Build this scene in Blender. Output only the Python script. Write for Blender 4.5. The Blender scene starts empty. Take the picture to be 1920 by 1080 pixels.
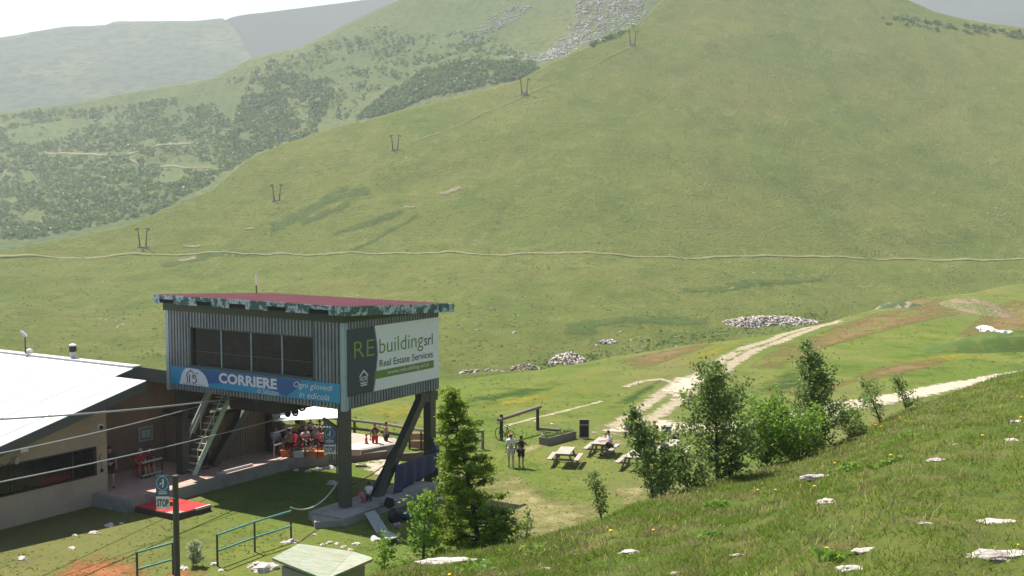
import bpy, math, random
import numpy as np
from mathutils import Vector, Matrix, noise as mnoise
sc = bpy.context.scene
# ------------------------------------------------------------------ camera
FPX, TH, CZ = 2250.0, 0.0750, 13.0
cam = bpy.data.cameras.new('camera'); cam.sensor_width = 36; cam.lens = 36*FPX/1920; cam.clip_end = 20000; cam.clip_start = 0.3
co = bpy.data.objects.new('camera', cam); sc.collection.objects.link(co); co.location = (0, 0, CZ)
co.rotation_euler = (math.pi/2-TH, 0, 0); sc.camera = co
# ------------------------------------------------------------------ sky, sun, exposure
SUN = Vector((-0.40, 0.45, 1.0)).normalized()
w = bpy.data.worlds.new('World'); sc.world = w; w.use_nodes = True
nt = w.node_tree; bg = nt.nodes['Background']
sky = nt.nodes.new('ShaderNodeTexSky'); sky.sky_type = 'NISHITA'; sky.sun_disc = False
sky.sun_elevation = math.asin(SUN.z); sky.sun_rotation = math.atan2(SUN.x, SUN.y); sky.altitude = 1500; sky.dust_density = 2.0; sky.air_density = 1.2
nt.links.new(sky.outputs[0], bg.inputs[0]); bg.inputs[1].default_value = 0.075
sl = bpy.data.lights.new('sun', 'SUN'); sl.energy = 5.0; sl.angle = math.radians(0.5); sl.color = (1, 0.95, 0.87)
so = bpy.data.objects.new('sun', sl); sc.collection.objects.link(so); so.rotation_euler = SUN.to_track_quat('Z', 'Y').to_euler()
so.location = (-40, 40, 100)
sc.view_settings.view_transform = 'Standard'; sc.view_settings.look = 'None'; sc.view_settings.exposure = 1.20; sc.view_settings.gamma = 1
rng = random.Random(7); nrng = np.random.default_rng(11)

# ------------------------------------------------------------------ helpers
def ray(px, py):
    x = (px-960)/FPX; v = -(py-540)/FPX
    return Vector((x, math.cos(TH)+v*math.sin(TH), -math.sin(TH)+v*math.cos(TH)))
def pt(px, py, d):                 # world point seen at that direction, d metres ahead
    r = ray(px, py); return Vector((0, 0, CZ)) + r*(d/r.y)
def gp(px, py, z=0.0):             # world point at height z
    r = ray(px, py); return Vector((0, 0, CZ)) + r*((z-CZ)/r.z)
def lerp(x, tab):
    if x <= tab[0][0]: return tab[0][1]
    for (a, b), (c, d) in zip(tab, tab[1:]):
        if x <= c: return b+(d-b)*(x-a)/(c-a)
    return tab[-1][1]
def nz(x, y, z=0.0): return mnoise.noise(Vector((x, y, z)))
def fbm(x, y, z=0.0, o=4):
    s = 0; a = 1
    for i in range(o): s += a*nz(x, y, z+i*7.3); x *= 2.03; y *= 2.03; a *= 0.5
    return s
class MB:
    def __init__(s): s.v = []; s.f = []; s.m = []
    def add(s, vs, fs, m=0):
        k = len(s.v); s.v += [tuple(p) for p in vs]; s.f += [tuple(i+k for i in f) for f in fs]; s.m += [m]*len(fs); return s
    def hexa(s, c8, m=0):          # 4 bottom ccw, 4 top
        return s.add(c8, [(3, 2, 1, 0), (4, 5, 6, 7), (0, 1, 5, 4), (1, 2, 6, 5), (2, 3, 7, 6), (3, 0, 4, 7)], m)
    def box(s, x0, x1, y0, y1, z0, z1, m=0, F=None):
        c = [(x0, y0, z0), (x1, y0, z0), (x1, y1, z0), (x0, y1, z0), (x0, y0, z1), (x1, y0, z1), (x1, y1, z1), (x0, y1, z1)]
        if F: c = [F(*p) for p in c]
        return s.hexa(c, m)
    def beam(s, a, b, wd, h=None, m=0, up=Vector((0, 0, 1))):
        a = Vector(a); b = Vector(b); h = h or wd; d = (b-a).normalized()
        if abs(d.dot(up)) > .98: up = Vector((0.5405, 0.8414, 0))
        x = d.cross(up).normalized()*wd/2; y = x.cross(d).normalized()*h/2
        return s.hexa([a-x-y, a+x-y, b+x-y, b-x-y, a-x+y, a+x+y, b+x+y, b-x+y], m)
    def tube(s, pts, rs, n=8, m=0, cap=True):
        pts = [Vector(p) for p in pts]
        if not isinstance(rs, (list, tuple)): rs = [rs]*len(pts)
        k = len(s.v); vs = []
        for i, p in enumerate(pts):
            d = (pts[min(i+1, len(pts)-1)]-pts[max(i-1, 0)]).normalized()
            up = Vector((0, 0, 1)) if abs(d.z) < .95 else Vector((1, 0, 0))
            x = d.cross(up).normalized(); y = x.cross(d)
            for j in range(n):
                t = 2*math.pi*j/n; vs.append(p+(x*math.cos(t)+y*math.sin(t))*rs[i])
        fs = []
        for i in range(len(pts)-1):
            for j in range(n): fs.append((i*n+j, i*n+(j+1) % n, (i+1)*n+(j+1) % n, (i+1)*n+j))
        if cap: fs.append(tuple(range(n))[::-1]); fs.append(tuple((len(pts)-1)*n+j for j in range(n)))
        return s.add(vs, fs, m)
    def lathe(s, prof, c=(0, 0, 0), n=16, m=0):
        c = Vector(c); return s.tube([c+Vector((0, 0, z)) for r, z in prof], [max(r, .001) for r, z in prof], n, m)
    def prism(s, poly, a, b, m=0):   # poly: list of points; a->b extrusion offset vector
        n = len(poly); lo = [Vector(p)+Vector(a) for p in poly]; hi = [Vector(p)+Vector(b) for p in poly]
        return s.add(lo+hi, [tuple(range(n))[::-1], tuple(range(n, 2*n))]+[(i, (i+1) % n, n+(i+1) % n, n+i) for i in range(n)], m)
    def blob(s, c, r, m=0, nu=8, nv=5, j=0.0, seed=0, rot=0.0):
        c = Vector(c); vs = [c+Vector((0, 0, -r[2]))]; cr, sr = math.cos(rot), math.sin(rot)
        for i in range(1, nv):
            ph = math.pi*i/nv-math.pi/2
            for k in range(nu):
                t = 2*math.pi*k/nu
                q = Vector((math.cos(ph)*math.cos(t), math.cos(ph)*math.sin(t), math.sin(ph)))
                q = q*(1+j*mnoise.noise(q*1.7+Vector((seed*3.1, seed*1.7, 0))))
                x, y = q.x*r[0], q.y*r[1]
                vs.append(c+Vector((x*cr-y*sr, x*sr+y*cr, q.z*r[2])))
        vs.append(c+Vector((0, 0, r[2])))
        fs = [(0, 1+(k+1) % nu, 1+k) for k in range(nu)]
        for i in range(nv-2):
            for k in range(nu): fs.append((1+i*nu+k, 1+i*nu+(k+1) % nu, 1+(i+1)*nu+(k+1) % nu, 1+(i+1)*nu+k))
        t = len(vs)-1; b = 1+(nv-2)*nu
        fs += [(t, b+k, b+(k+1) % nu) for k in range(nu)]
        return s.add(vs, fs, m)
    def build(s, name, mats, parent=None, loc=None, smooth=False):
        if not isinstance(mats, (list, tuple)): mats = [mats]
        o0 = Vector(loc) if loc is not None else (parent_origin(parent) if parent else Vector((0, 0, 0)))
        me = bpy.data.meshes.new(name); me.from_pydata([tuple(Vector(p)-o0) for p in s.v], [], s.f)
        for m in mats: me.materials.append(m)
        if len(mats) > 1: me.polygons.foreach_set('material_index', s.m)
        if smooth: me.polygons.foreach_set('use_smooth', [True]*len(me.polygons))
        me.update()
        o = bpy.data.objects.new(name, me); sc.collection.objects.link(o)
        if parent: o.parent = parent
        elif loc is not None: o.location = loc
        return o
def parent_origin(p):
    v = Vector((0, 0, 0))
    while p: v += Vector(p.location); p = p.parent
    return v
def tag(o, label=None, cat=None, group=None, kind=None):
    if label: o['label'] = label
    if cat: o['category'] = cat
    if group: o['group'] = group
    if kind: o['kind'] = kind
    return o
def empty(name, loc, label=None, cat=None, group=None):
    o = bpy.data.objects.new(name, None); sc.collection.objects.link(o); o.location = loc; o.empty_display_size = .2
    return tag(o, label, cat, group)
def copy_tree(o, parent=None):
    c = o.copy(); sc.collection.objects.link(c); c.parent = parent
    for ch in [q for q in o.children]: copy_tree(ch, c)
    return c
# ------------------------------------------------------------------ materials
def newmat(name):
    m = bpy.data.materials.new(name); m.use_nodes = True; return m, m.node_tree, m.node_tree.nodes['Principled BSDF']
def N(nt, t, **k):
    n = nt.nodes.new(t)
    for a, b in k.items(): setattr(n, a, b)
    return n
def noisen(nt, vec, scale, detail=6, rough=.6):
    n = N(nt, 'ShaderNodeTexNoise'); n.inputs['Scale'].default_value = scale; n.inputs['Detail'].default_value = detail
    n.inputs['Roughness'].default_value = rough; nt.links.new(vec, n.inputs['Vector']); return n.outputs[0]
def ramp(nt, fac, a, b):
    r = N(nt, 'ShaderNodeMapRange', interpolation_type='SMOOTHSTEP'); r.inputs[1].default_value = a; r.inputs[2].default_value = b
    nt.links.new(fac, r.inputs[0]); return r.outputs[0]
def mixc(nt, fac, a, b):
    m = N(nt, 'ShaderNodeMix', data_type='RGBA')
    if isinstance(fac, (int, float)): m.inputs[0].default_value = fac
    else: nt.links.new(fac, m.inputs[0])
    for k, c in ((6, a), (7, b)):
        if isinstance(c, tuple): m.inputs[k].default_value = (*c, 1)
        else: nt.links.new(c, m.inputs[k])
    return m.outputs[2]
def math_(nt, op, a, b=None):
    m = N(nt, 'ShaderNodeMath', operation=op)
    for i, q in enumerate((a, b)):
        if q is None: continue
        if isinstance(q, (int, float)): m.inputs[i].default_value = q
        else: nt.links.new(q, m.inputs[i])
    return m.outputs[0]
def worldpos(nt, sx=1, sy=1, sz=1, rz=0):
    g = N(nt, 'ShaderNodeNewGeometry'); mp = N(nt, 'ShaderNodeMapping'); mp.inputs['Scale'].default_value = (sx, sy, sz); mp.inputs['Rotation'].default_value = (0, 0, rz)
    nt.links.new(g.outputs['Position'], mp.inputs[0]); return mp.outputs[0]
def addbump(nt, bs, h, dist, st=1.0):
    b = N(nt, 'ShaderNodeBump'); b.inputs['Distance'].default_value = dist; b.inputs['Strength'].default_value = st
    nt.links.new(h, b.inputs['Height']); nt.links.new(b.outputs[0], bs.inputs['Normal'])
def layered(name, base, layers, rough=.9, bump=None, spec=.2):
    # layers: (colour, scale, lo, hi, amount, (sx,sy,sz,rz))
    m, nt, bs = newmat(name); c = base
    for L in layers:
        col, scl, lo, hi, amt = L[:5]; st = L[5] if len(L) > 5 else (1, 1, 1, 0)
        f = ramp(nt, noisen(nt, worldpos(nt, *st), scl), lo, hi)
        c = mixc(nt, math_(nt, 'MULTIPLY', f, amt), c, col)
    if isinstance(c, tuple): bs.inputs['Base Color'].default_value = (*c, 1)
    else: nt.links.new(c, bs.inputs['Base Color'])
    bs.inputs['Roughness'].default_value = rough; bs.inputs['Specular IOR Level'].default_value = spec
    if bump:
        addbump(nt, bs, noisen(nt, worldpos(nt), bump[0], 8, .7), bump[1])
    return m
def plain(name, rgb, rough=.6, var=.25, scl=6, spec=.3, metal=0):
    d = tuple(c*(1-var) for c in rgb); l = tuple(min(1, c*(1+var*.6)) for c in rgb)
    m = layered(name, rgb, [(d, scl, .45, .75, .8), (l, scl*4.7, .5, .8, .6)], rough, None, spec)
    m.node_tree.nodes['Principled BSDF'].inputs['Metallic'].default_value = metal; return m
M = {}
def C(name, rgb, **k):
    if name not in M: M[name] = plain(name, rgb, **k)
    return M[name]
def leafmat(name, a, b, trans=.35):
    m, nt, bs = newmat(name)
    ri = N(nt, 'ShaderNodeNewGeometry')
    c = mixc(nt, ri.outputs['Random Per Island'], a, b)
    nt.links.new(c, bs.inputs['Base Color']); bs.inputs['Roughness'].default_value = .55; bs.inputs['Specular IOR Level'].default_value = .25
    tr = N(nt, 'ShaderNodeBsdfTranslucent'); nt.links.new(mixc(nt, .5, c, (b[0]*1.3, b[1]*1.4, b[2])), tr.inputs[0])
    mx = N(nt, 'ShaderNodeMixShader'); mx.inputs[0].default_value = trans
    nt.links.new(bs.outputs[0], mx.inputs[1]); nt.links.new(tr.outputs[0], mx.inputs[2])
    nt.links.new(mx.outputs[0], nt.nodes['Material Output'].inputs[0]); return m
def patchmat(name, cols, thr=.62, k=1.0, scl=1.2, bump=.03, rough=.95, soft=.3, amax=1.0):
    m, nt, bs = newmat(name)
    c = cols[0]
    for i, cc in enumerate(cols[1:]):
        c = mixc(nt, ramp(nt, noisen(nt, worldpos(nt), (1.5, 9, 25)[i]), .42, .66), c, cc)
    nt.links.new(c, bs.inputs['Base Color']); bs.inputs['Roughness'].default_value = rough; bs.inputs['Specular IOR Level'].default_value = .1
    addbump(nt, bs, noisen(nt, worldpos(nt), 9, 8, .7), bump)
    at = N(nt, 'ShaderNodeAttribute', attribute_name='edge')
    n1 = noisen(nt, worldpos(nt), scl, 8, .7)
    f = math_(nt, 'ADD', at.outputs['Fac'], math_(nt, 'MULTIPLY', math_(nt, 'SUBTRACT', n1, .5), k*2))
    al = math_(nt, 'MULTIPLY', math_(nt, 'SUBTRACT', 1.0, ramp(nt, f, thr-soft*.5, thr+soft)), amax)
    nt.links.new(al, bs.inputs['Alpha']); return m

# ------------------------------------------------------------------ terrain functions
CREST = [(-900, 82), (0, 86), (860, 89), (1000, 93), (1250, 106), (1400, 115), (1560, 129), (1680, 150), (1750, 164), (1830, 172), (1920, 186), (2200, 215), (3400, 260)]
def ground_z(x, y):
    px = 960+FPX*x/max(y, 1); yc = lerp(px, CREST)
    z = 0.0
    if y > 62: k = min(1, (y-62)/25); z += k*0.35*fbm(x/22, y/22, 3.1, 3)
    dd = y-yc
    if dd > -14: z -= 0.12*(math.sqrt((dd+0)**2+16)+dd)/1.0*1.0 if dd > -14 else 0
    return z
EDGE = [(-400, 1390, 11, .08), (300, 1260, 12, .09), (500, 1180, 13.5, .1), (620, 1120, 14.3, .1), (700, 1088, 15, .12), (850, 1047, 16.5, .12), (1000, 1016, 18, .13), (1100, 989, 19, .13), (1180, 958, 20, .13), (1290, 921, 22, .135), (1400, 893, 24.5, .14), (1540, 850, 27, .147),
        (1620, 811, 30, .13), (1700, 772, 33, .12), (1800, 735, 36, .1), (1880, 706, 39, .085), (2000, 682, 42, .08), (2400, 640, 46, .08), (3400, 600, 50, .08)]
EY = [(a, b) for a, b, c, d in EDGE]; ED = [(a, c) for a, b, c, d in EDGE]; ES = [(a, d) for a, b, c, d in EDGE]
def fg_edge(px):
    d = lerp(px, ED); return d, pt(px, lerp(px, EY), d).z, lerp(px, ES)
def fg_z(x, y):
    px = 960+FPX*x/max(y, .5); d, ze, s = fg_edge(px); dd = y-d
    if dd <= 0: z = ze-dd*s
    else: z = ze-s*dd-.45*(math.sqrt(dd*dd+1)-1)
    k = .5+.5*max(-1, min(1, (d-y)/3))
    return z + .10*fbm(x/1.8, y/1.8, 9.2, 3)*k*(.4 if dd > -1.5 else 1)
def fgp(px, py):                   # foreground surface seen at a pixel
    r = ray(px, py)
    y = 5.0; last = None
    while y < 60:
        p = Vector((0, 0, CZ))+r*(y/r.y)
        if p.z <= fg_z(p.x, p.y): return Vector((p.x, p.y, fg_z(p.x, p.y)))
        y += .05
    d = lerp(px, ED); p = pt(px, py, d); return Vector((p.x, p.y, fg_z(p.x, p.y)))
DC = [(-200, 820), (-100, 740), (0, 680), (100, 610), (200, 550), (300, 490), (400, 440), (480, 400), (540, 350), (600, 300), (660, 245), (700, 200), (760, 150), (820, 110)]
def hill_d(px, py): return lerp(py, DC)*(1+.05*math.sin(px/260.0+.5)+(px-960)*.00003)
SC_ = [(-1500, 640), (-600, 560), (-300, 520), (0, 473), (67, 457), (150, 443), (233, 425), (300, 397), (367, 370), (400, 357), (463, 299), (520, 274), (587, 251), (640, 235), (773, 203), (873, 177), (973, 150), (1025, 122), (1080, 95), (1107, 83), (1160, 62), (1203, 37), (1240, 0), (1320, -50),
       (1450, -60), (1640, -28), (1750, 21), (1800, 34), (1850, 43), (1920, 52), (2100, 72), (2600, 110), (3400, 150)]
SB = [(-1500, 250), (-300, 230), (0, 210), (60, 204), (150, 191), (250, 172), (330, 160), (400, 148), (470, 110), (520, 97), (560, 91), (640, 50), (700, 22), (800, -25), (1000, -60), (1200, -75), (1500, -60), (1900, 200), (3400, 400)]
SA = [(-1500, 160), (-300, 95), (0, 71), (60, 59), (120, 50), (200, 47), (215, 40), (260, 40), (370, 38), (420, 33), (440, 48), (455, 80), (475, 112), (520, 150), (620, 200), (900, 250), (1300, 280), (3400, 300)]
def B_d(px, py):
    k = lerp(px, [(0, 0), (1100, 1)])
    a = lerp(py, [(-100, 1350), (100, 1250), (220, 1100), (350, 850), (480, 640), (560, 560)])
    b = lerp(py, [(-100, 1000), (30, 860), (130, 730), (250, 640), (480, 520), (560, 480)])
    return a+(b-a)*k
def A_d(px, py): return lerp(py, [(-100, 2400), (40, 2150), (140, 1850), (260, 1550), (330, 1400)])
def hill_p(px, py, f=hill_d, amp=1.8, sc_=28.0):
    p = pt(px, py, f(px, py)); p.z += amp*fbm(p.x/sc_, p.y/sc_, 1.3, 4); return p
def sheet(name, top, base_y, f, amp, sc_, px0, px1, npx, nrow, mat, dropd):
    mb = MB(); pxs = np.linspace(px0, px1, npx); R = nrow+4
    for px in pxs:
        ty = lerp(px, top)
        ty = ty + (1.5*nz(px/9.0, 5) if sc_ > 50 else .7*nz(px/15.0, 2))
        for i in range(nrow):
            t = i/(nrow-1); py = base_y+(ty-base_y)*t
            mb.v.append(tuple(hill_p(px, py, f, amp*min(1, (1-t)*6+.15), sc_)))
        p = hill_p(px, ty, f, amp*.15, sc_)
        for dz, dy in ((-.06*dropd, .25*dropd), (-.35*dropd, .7*dropd), (-1.0*dropd, 1.6*dropd), (-2.2*dropd, 3.2*dropd)):
            q = Vector((p.x*(1+dy/p.y), p.y+dy, p.z+dz)); mb.v.append(tuple(q))
    for a in range(npx-1):
        for i in range(R-1): mb.f.append((a*R+i, (a+1)*R+i, (a+1)*R+i+1, a*R+i+1)); mb.m.append(0)
    o = mb.build(name, mat, smooth=True); return tag(o, kind='structure')

G1, G2, G3 = (.078, .105, .018), (.115, .125, .028), (.050, .085, .016)
hill_mat = layered('hillside_grass', (.124, .152, .030), [((.160, .165, .040), .018, .4, .65, .8, (1, .6, 1, .3)), ((.092, .135, .022), .035, .48, .68, .6, (1, .5, 1, -.2)), ((.135, .11, .045), .06, .58, .75, .5),
    ((.072, .110, .020), .10, .50, .66, .45, (1, .4, 1, .25)), ((.19, .20, .055), .22, .52, .66, .5, (1, .5, 1, .1)), ((.040, .065, .014), .75, .56, .68, .65), ((.045, .07, .015), 2.2, .60, .72, .6), ((.23, .23, .12), 1.4, .60, .72, .6), ((.070, .095, .022), 1.1, .52, .66, .28, (.09, .09, 1.3, 0)), ((.18, .185, .06), .7, .54, .66, .22, (.12, .09, 1.6, .3))], .95, (.8, 1.6), .05)
mid_mat = layered('valley_side_grass', (.078, .105, .028), [((.115, .125, .038), .008, .45, .65, .8), ((.075, .10, .04), .02, .5, .7, .6), ((.17, .14, .10), .012, .62, .75, .5), ((.035, .06, .022), .22, .48, .62, .75), ((.2, .19, .13), .4, .68, .8, .4)], .95, (.3, 1.0), .05)
far_mat = layered('far_hill_scrub', (.052, .075, .038), [((.10, .11, .05), .004, .45, .65, .8), ((.045, .07, .04), .012, .5, .62, .7), ((.022, .038, .026), .06, .46, .58, .85), ((.17, .15, .1), .02, .66, .8, .5)], .95, (.06, 5.0), .05)
far2_mat = layered('distant_ridge_cloud_shade', (.030, .045, .036), [((.014, .022, .018), .01, .45, .65, .8)], .95, None, .05)  # ridge colour; on the spur its darkness stands for a cloud shadow
sheet('grassy_hillside', SC_, 830, hill_d, 1.8, 28., -1500, 3400, 420, 150, hill_mat, 40)
sheet('valley_side', SB, 560, B_d, 5.0, 90., -1500, 1900, 230, 80, mid_mat, 60)
sheet('far_hill', SA, 330, A_d, 16, 300., -1500, 1600, 200, 40, far_mat, 120)
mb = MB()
for i in range(41):                # steep added spur, cloud shadow painted in as dark colour, right of the far hill, and the blue ridge at right
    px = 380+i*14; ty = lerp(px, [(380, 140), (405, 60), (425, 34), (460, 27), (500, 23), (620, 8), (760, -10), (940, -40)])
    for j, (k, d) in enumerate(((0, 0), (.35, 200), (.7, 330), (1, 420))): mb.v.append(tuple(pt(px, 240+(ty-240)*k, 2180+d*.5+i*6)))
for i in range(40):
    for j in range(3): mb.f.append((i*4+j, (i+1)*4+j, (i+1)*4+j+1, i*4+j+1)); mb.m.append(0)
tag(mb.build('cloud_shade_spur', far2_mat, smooth=True), kind='structure')
mb = MB()
for i in range(41):
    px = 1500+i*60; ty = -60+abs(i-12)*5
    for j in range(5): mb.v.append(tuple(pt(px, 240+(ty-240)*j/4, 2000+j*120+60*nz(i*.4, j))))
for i in range(40):
    for j in range(4): mb.f.append((i*5+j, (i+1)*5+j, (i+1)*5+j+1, i*5+j+1)); mb.m.append(0)
tag(mb.build('distant_ridge', far2_mat, smooth=True), kind='structure')

# ------------------------------------------------------------------ near ground and foreground slope
lawn_mat = layered('lawn', (.090, .128, .022), [((.138, .152, .034), .13, .42, .64, .85), ((.045, .085, .012), .3, .48, .68, .7), ((.19, .155, .045), .09, .58, .72, .55), ((.14, .15, .03), 1.3, .5, .7, .6), ((.035, .055, .012), 3.5, .52, .7, .65), ((.2, .19, .07), 6., .62, .78, .5),
    ((.17, .135, .02), .07, .6, .7, .5, (1, .5, 1, .6)), ((.150, .130, .055), .035, .44, .62, .55, (1, .4, 1, .2)), ((.13, .10, .05), .5, .56, .68, .5)], .95, (7, .06), .05)
mb = MB(); xs = np.linspace(-1.05, 1.25, 190); ys = [20+k*1.6 for k in range(60)]+[116+k*3.2 for k in range(60)]
for y in ys:
    for x in xs: mb.v.append((x*y, y, ground_z(x*y, y)))
n = len(xs)
for j in range(len(ys)-1):
    for i in range(n-1): mb.f.append((j*n+i, j*n+i+1, (j+1)*n+i+1, (j+1)*n+i)); mb.m.append(0)
tag(mb.build('ground', lawn_mat, smooth=True), kind='structure')
slope_mat = layered('slope_turf', (.075, .105, .020), [((.115, .125, .030), .5, .42, .64, .8), ((.045, .075, .012), 1.2, .5, .68, .7), ((.15, .115, .05), .8, .56, .7, .6), ((.05, .04, .02), 6, .56, .7, .6), ((.17, .16, .06), 14, .58, .74, .6)], .95, (18, .04), .05)
mb = MB(); pxs = np.linspace(-400, 3400, 300); fr = [.12+.88*(k/46) for k in range(47)]+[1+.03*k**1.35 for k in range(1, 26)]
for px in pxs:
    d = lerp(px, ED)
    for t in fr:
        y = d*t; x = (px-960)/FPX*y; mb.v.append((x, y, max(fg_z(x, y), -.6)))
n = len(fr)
for i in range(len(pxs)-1):
    for j in range(n-1): mb.f.append((i*n+j, (i+1)*n+j, (i+1)*n+j+1, i*n+j+1)); mb.m.append(0)
tag(mb.build('grass_slope', slope_mat, smooth=True), kind='structure')

def patch(name, c, radii_pts, mat, zf, lift=.012, rings=5, kind='structure'):
    # star shaped ground patch: world (x, y) outline around c
    me = bpy.data.meshes.new(name); vs = []; ed = []; fs = []; n = len(radii_pts)
    vs.append((c[0], c[1], zf(*c)+lift)); ed.append(0)
    for r in range(1, rings+1):
        t = r/rings
        for p in radii_pts:
            x = c[0]+(p[0]-c[0])*t; y = c[1]+(p[1]-c[1])*t; vs.append((x, y, zf(x, y)+lift)); ed.append(t)
    for k in range(n): fs.append((0, 1+k, 1+(k+1) % n))
    for r in range(rings-1):
        for k in range(n): fs.append((1+r*n+k, 1+(r+1)*n+k, 1+(r+1)*n+(k+1) % n, 1+r*n+(k+1) % n))
    me.from_pydata(vs, [], fs); me.materials.append(mat); a = me.attributes.new('edge', 'FLOAT', 'POINT'); a.data.foreach_set('value', ed)
    o = bpy.data.objects.new(name, me); sc.collection.objects.link(o); return tag(o, kind=kind)
def densify(pts, n):
    out = []
    for i in range(len(pts)):
        a = pts[i]; b = pts[(i+1) % len(pts)]
        for k in range(n): out.append((a[0]+(b[0]-a[0])*k/n, a[1]+(b[1]-a[1])*k/n))
    return out
def px_patch(name, pixels, mat, z=0.0, lift=.012):
    q = [gp(a, b, z) for a, b in pixels]; c = (sum(p.x for p in q)/len(q), sum(p.y for p in q)/len(q))
    return patch(name, c, densify([(p.x, p.y) for p in q], 6), mat, ground_z, lift)
def strip(name, pts, width, mat, zf, lift=.012, sub=14):
    pts = [Vector((p[0], p[1], 0)) for p in pts]; P = []
    for a, b in zip(pts, pts[1:]):
        for k in range(sub): P.append(a.lerp(b, k/sub))
    P.append(pts[-1]); vs = []; ed = []; fs = []
    for i, p in enumerate(P):
        d = (P[min(i+1, len(P)-1)]-P[max(i-1, 0)]).normalized(); nrm = Vector((-d.y, d.x, 0))
        wd = width(i/(len(P)-1)) if callable(width) else width
        for k in range(-3, 4):
            q = p+nrm*wd*.5*k/3; z = zf(q.x, q.y) if zf else 0; vs.append((q.x, q.y, z+lift)); ed.append(abs(k)/3)
    for i in range(len(P)-1):
        for k in range(6): fs.append((i*7+k, i*7+k+1, (i+1)*7+k+1, (i+1)*7+k))
    me = bpy.data.meshes.new(name); me.from_pydata(vs, [], fs); me.materials.append(mat); a = me.attributes.new('edge', 'FLOAT', 'POINT'); a.data.foreach_set('value', ed)
    o = bpy.data.objects.new(name, me); sc.collection.objects.link(o); return tag(o, kind='structure')
gravel_m = patchmat('pale_gravel', [(.42, .35, .26), (.52, .45, .36), (.27, .22, .14)], .66, .9, 1.3, soft=.2)
track_m = patchmat('dusty_track', [(.33, .27, .18), (.43, .37, .27), (.20, .18, .09)], .55, 1.2, 1.4, soft=.3, amax=.9)
straw_m = patchmat('dry_turf', [(.20, .17, .07), (.30, .25, .13), (.12, .14, .03)], .58, 1.3, .8, soft=.75, amax=.92)
red_m = patchmat('reddish_soil', [(.165, .100, .045), (.20, .135, .065), (.12, .115, .03)], .5, 1.2, .45, soft=.9, amax=.95)
red2_m = patchmat('red_carpet_dust', [(.34, .085, .045), (.36, .13, .07), (.13, .13, .03)], .42, 1.5, 1.6, soft=.6, amax=.9)
yel_m = patchmat('yellow_flower_turf', [(.22, .19, .022), (.10, .12, .02), (.28, .24, .03)], .3, 1.7, .9, soft=.8, amax=.7)
dark_m = patchmat('lush_turf', [(.035, .075, .012), (.05, .09, .015), (.025, .05, .012)], .3, 1.5, .7, soft=.9, amax=.75)
def gxy(l, z=0): return [tuple(gp(a, b, z))[:2] for a, b in l]
px_patch('gravel', [(1095, 812), (1120, 793), (1165, 786), (1215, 772), (1262, 785), (1330, 792), (1420, 800), (1440, 815), (1340, 812), (1240, 815), (1170, 818)], gravel_m)
strip('track', gxy([(1150, 800), (1185, 775), (1225, 745), (1262, 722), (1300, 705), (1345, 682), (1400, 652), (1470, 622), (1520, 606), (1575, 597)]), lambda t: 1.5+.2*t, track_m, ground_z, .016)
strip('track', gxy([(1195, 800), (1232, 778), (1262, 755), (1295, 732), (1320, 712), (1362, 690), (1415, 660), (1480, 629), (1530, 610), (1575, 600)]), lambda t: 1.5+.2*t, track_m, ground_z, .020)
strip('track', gxy([(1290, 722), (1240, 710), (1205, 714), (1172, 724)]), .9, track_m, ground_z, .024)
px_patch('gravel', [(1225, 735), (1262, 705), (1330, 692), (1350, 700), (1300, 730), (1260, 752)], gravel_m, 0, .028)
strip('gravel_road', gxy([(1380, 800), (1480, 785), (1590, 760), (1660, 748), (1740, 733), (1810, 718), (1890, 703), (1990, 690)]), lambda t: 3.6-1.2*t, gravel_m, ground_z, .020)
strip('path', gxy([(940, 802), (1000, 785), (1075, 765), (1130, 750)]), .55, track_m, ground_z, .016)
for k, L in enumerate(([(880, 905), (960, 880), (1040, 935), (1120, 945), (1150, 990), (1050, 1020), (930, 1010), (880, 960)], [(1130, 925), (1200, 900), (1240, 915), (1180, 950)], [(940, 850), (1000, 832), (1045, 826), (1020, 840), (960, 862)], [(830, 890), (870, 880), (880, 930), (830, 940)],
                       [(1100, 825), (1170, 822), (1180, 838), (1120, 832)])):
    px_patch('dry_ground', L, straw_m, 0, .010)
px_patch('stony_ground', [(650, 868), (700, 858), (780, 872), (815, 868), (860, 885), (790, 885), (745, 892), (690, 895)], gravel_m, 0, .014)
for L in ([(60, 1085), (130, 1045), (190, 1037), (255, 1047), (300, 1070), (280, 1110), (160, 1110)], [(285, 1085), (330, 1065), (390, 1070), (380, 1110), (300, 1110)]):
    px_patch('red_earth', L, red2_m, 0, .012)
for L in ([(1400, 690), (1470, 645), (1570, 608), (1680, 578), (1790, 560), (1800, 590), (1720, 606), (1630, 628), (1540, 655), (1460, 690)], [(1780, 640), (1830, 600), (1880, 570), (1990, 545), (1990, 610), (1900, 632), (1850, 642)], [(1560, 720), (1640, 690), (1760, 668), (1780, 676), (1680, 705)], [(1420, 735), (1500, 722), (1600, 716), (1560, 728)], [(1660, 565), (1720, 557), (1780, 562), (1720, 574)], [(1150, 672), (1250, 655), (1350, 640), (1300, 662), (1200, 690)]):
    px_patch('reddish_turf', L, red_m, 0, .014)
for L in ([(860, 760), (980, 735), (1080, 725), (1060, 742), (940, 770)], [(1240, 680), (1330, 655), (1420, 630), (1380, 655), (1290, 690)], [(1650, 680), (1780, 660), (1900, 645), (1850, 665), (1720, 690)], [(660, 770), (760, 755), (810, 770), (740, 790)]):
    px_patch('flowery_turf', L, yel_m, 0, .010)
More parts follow.
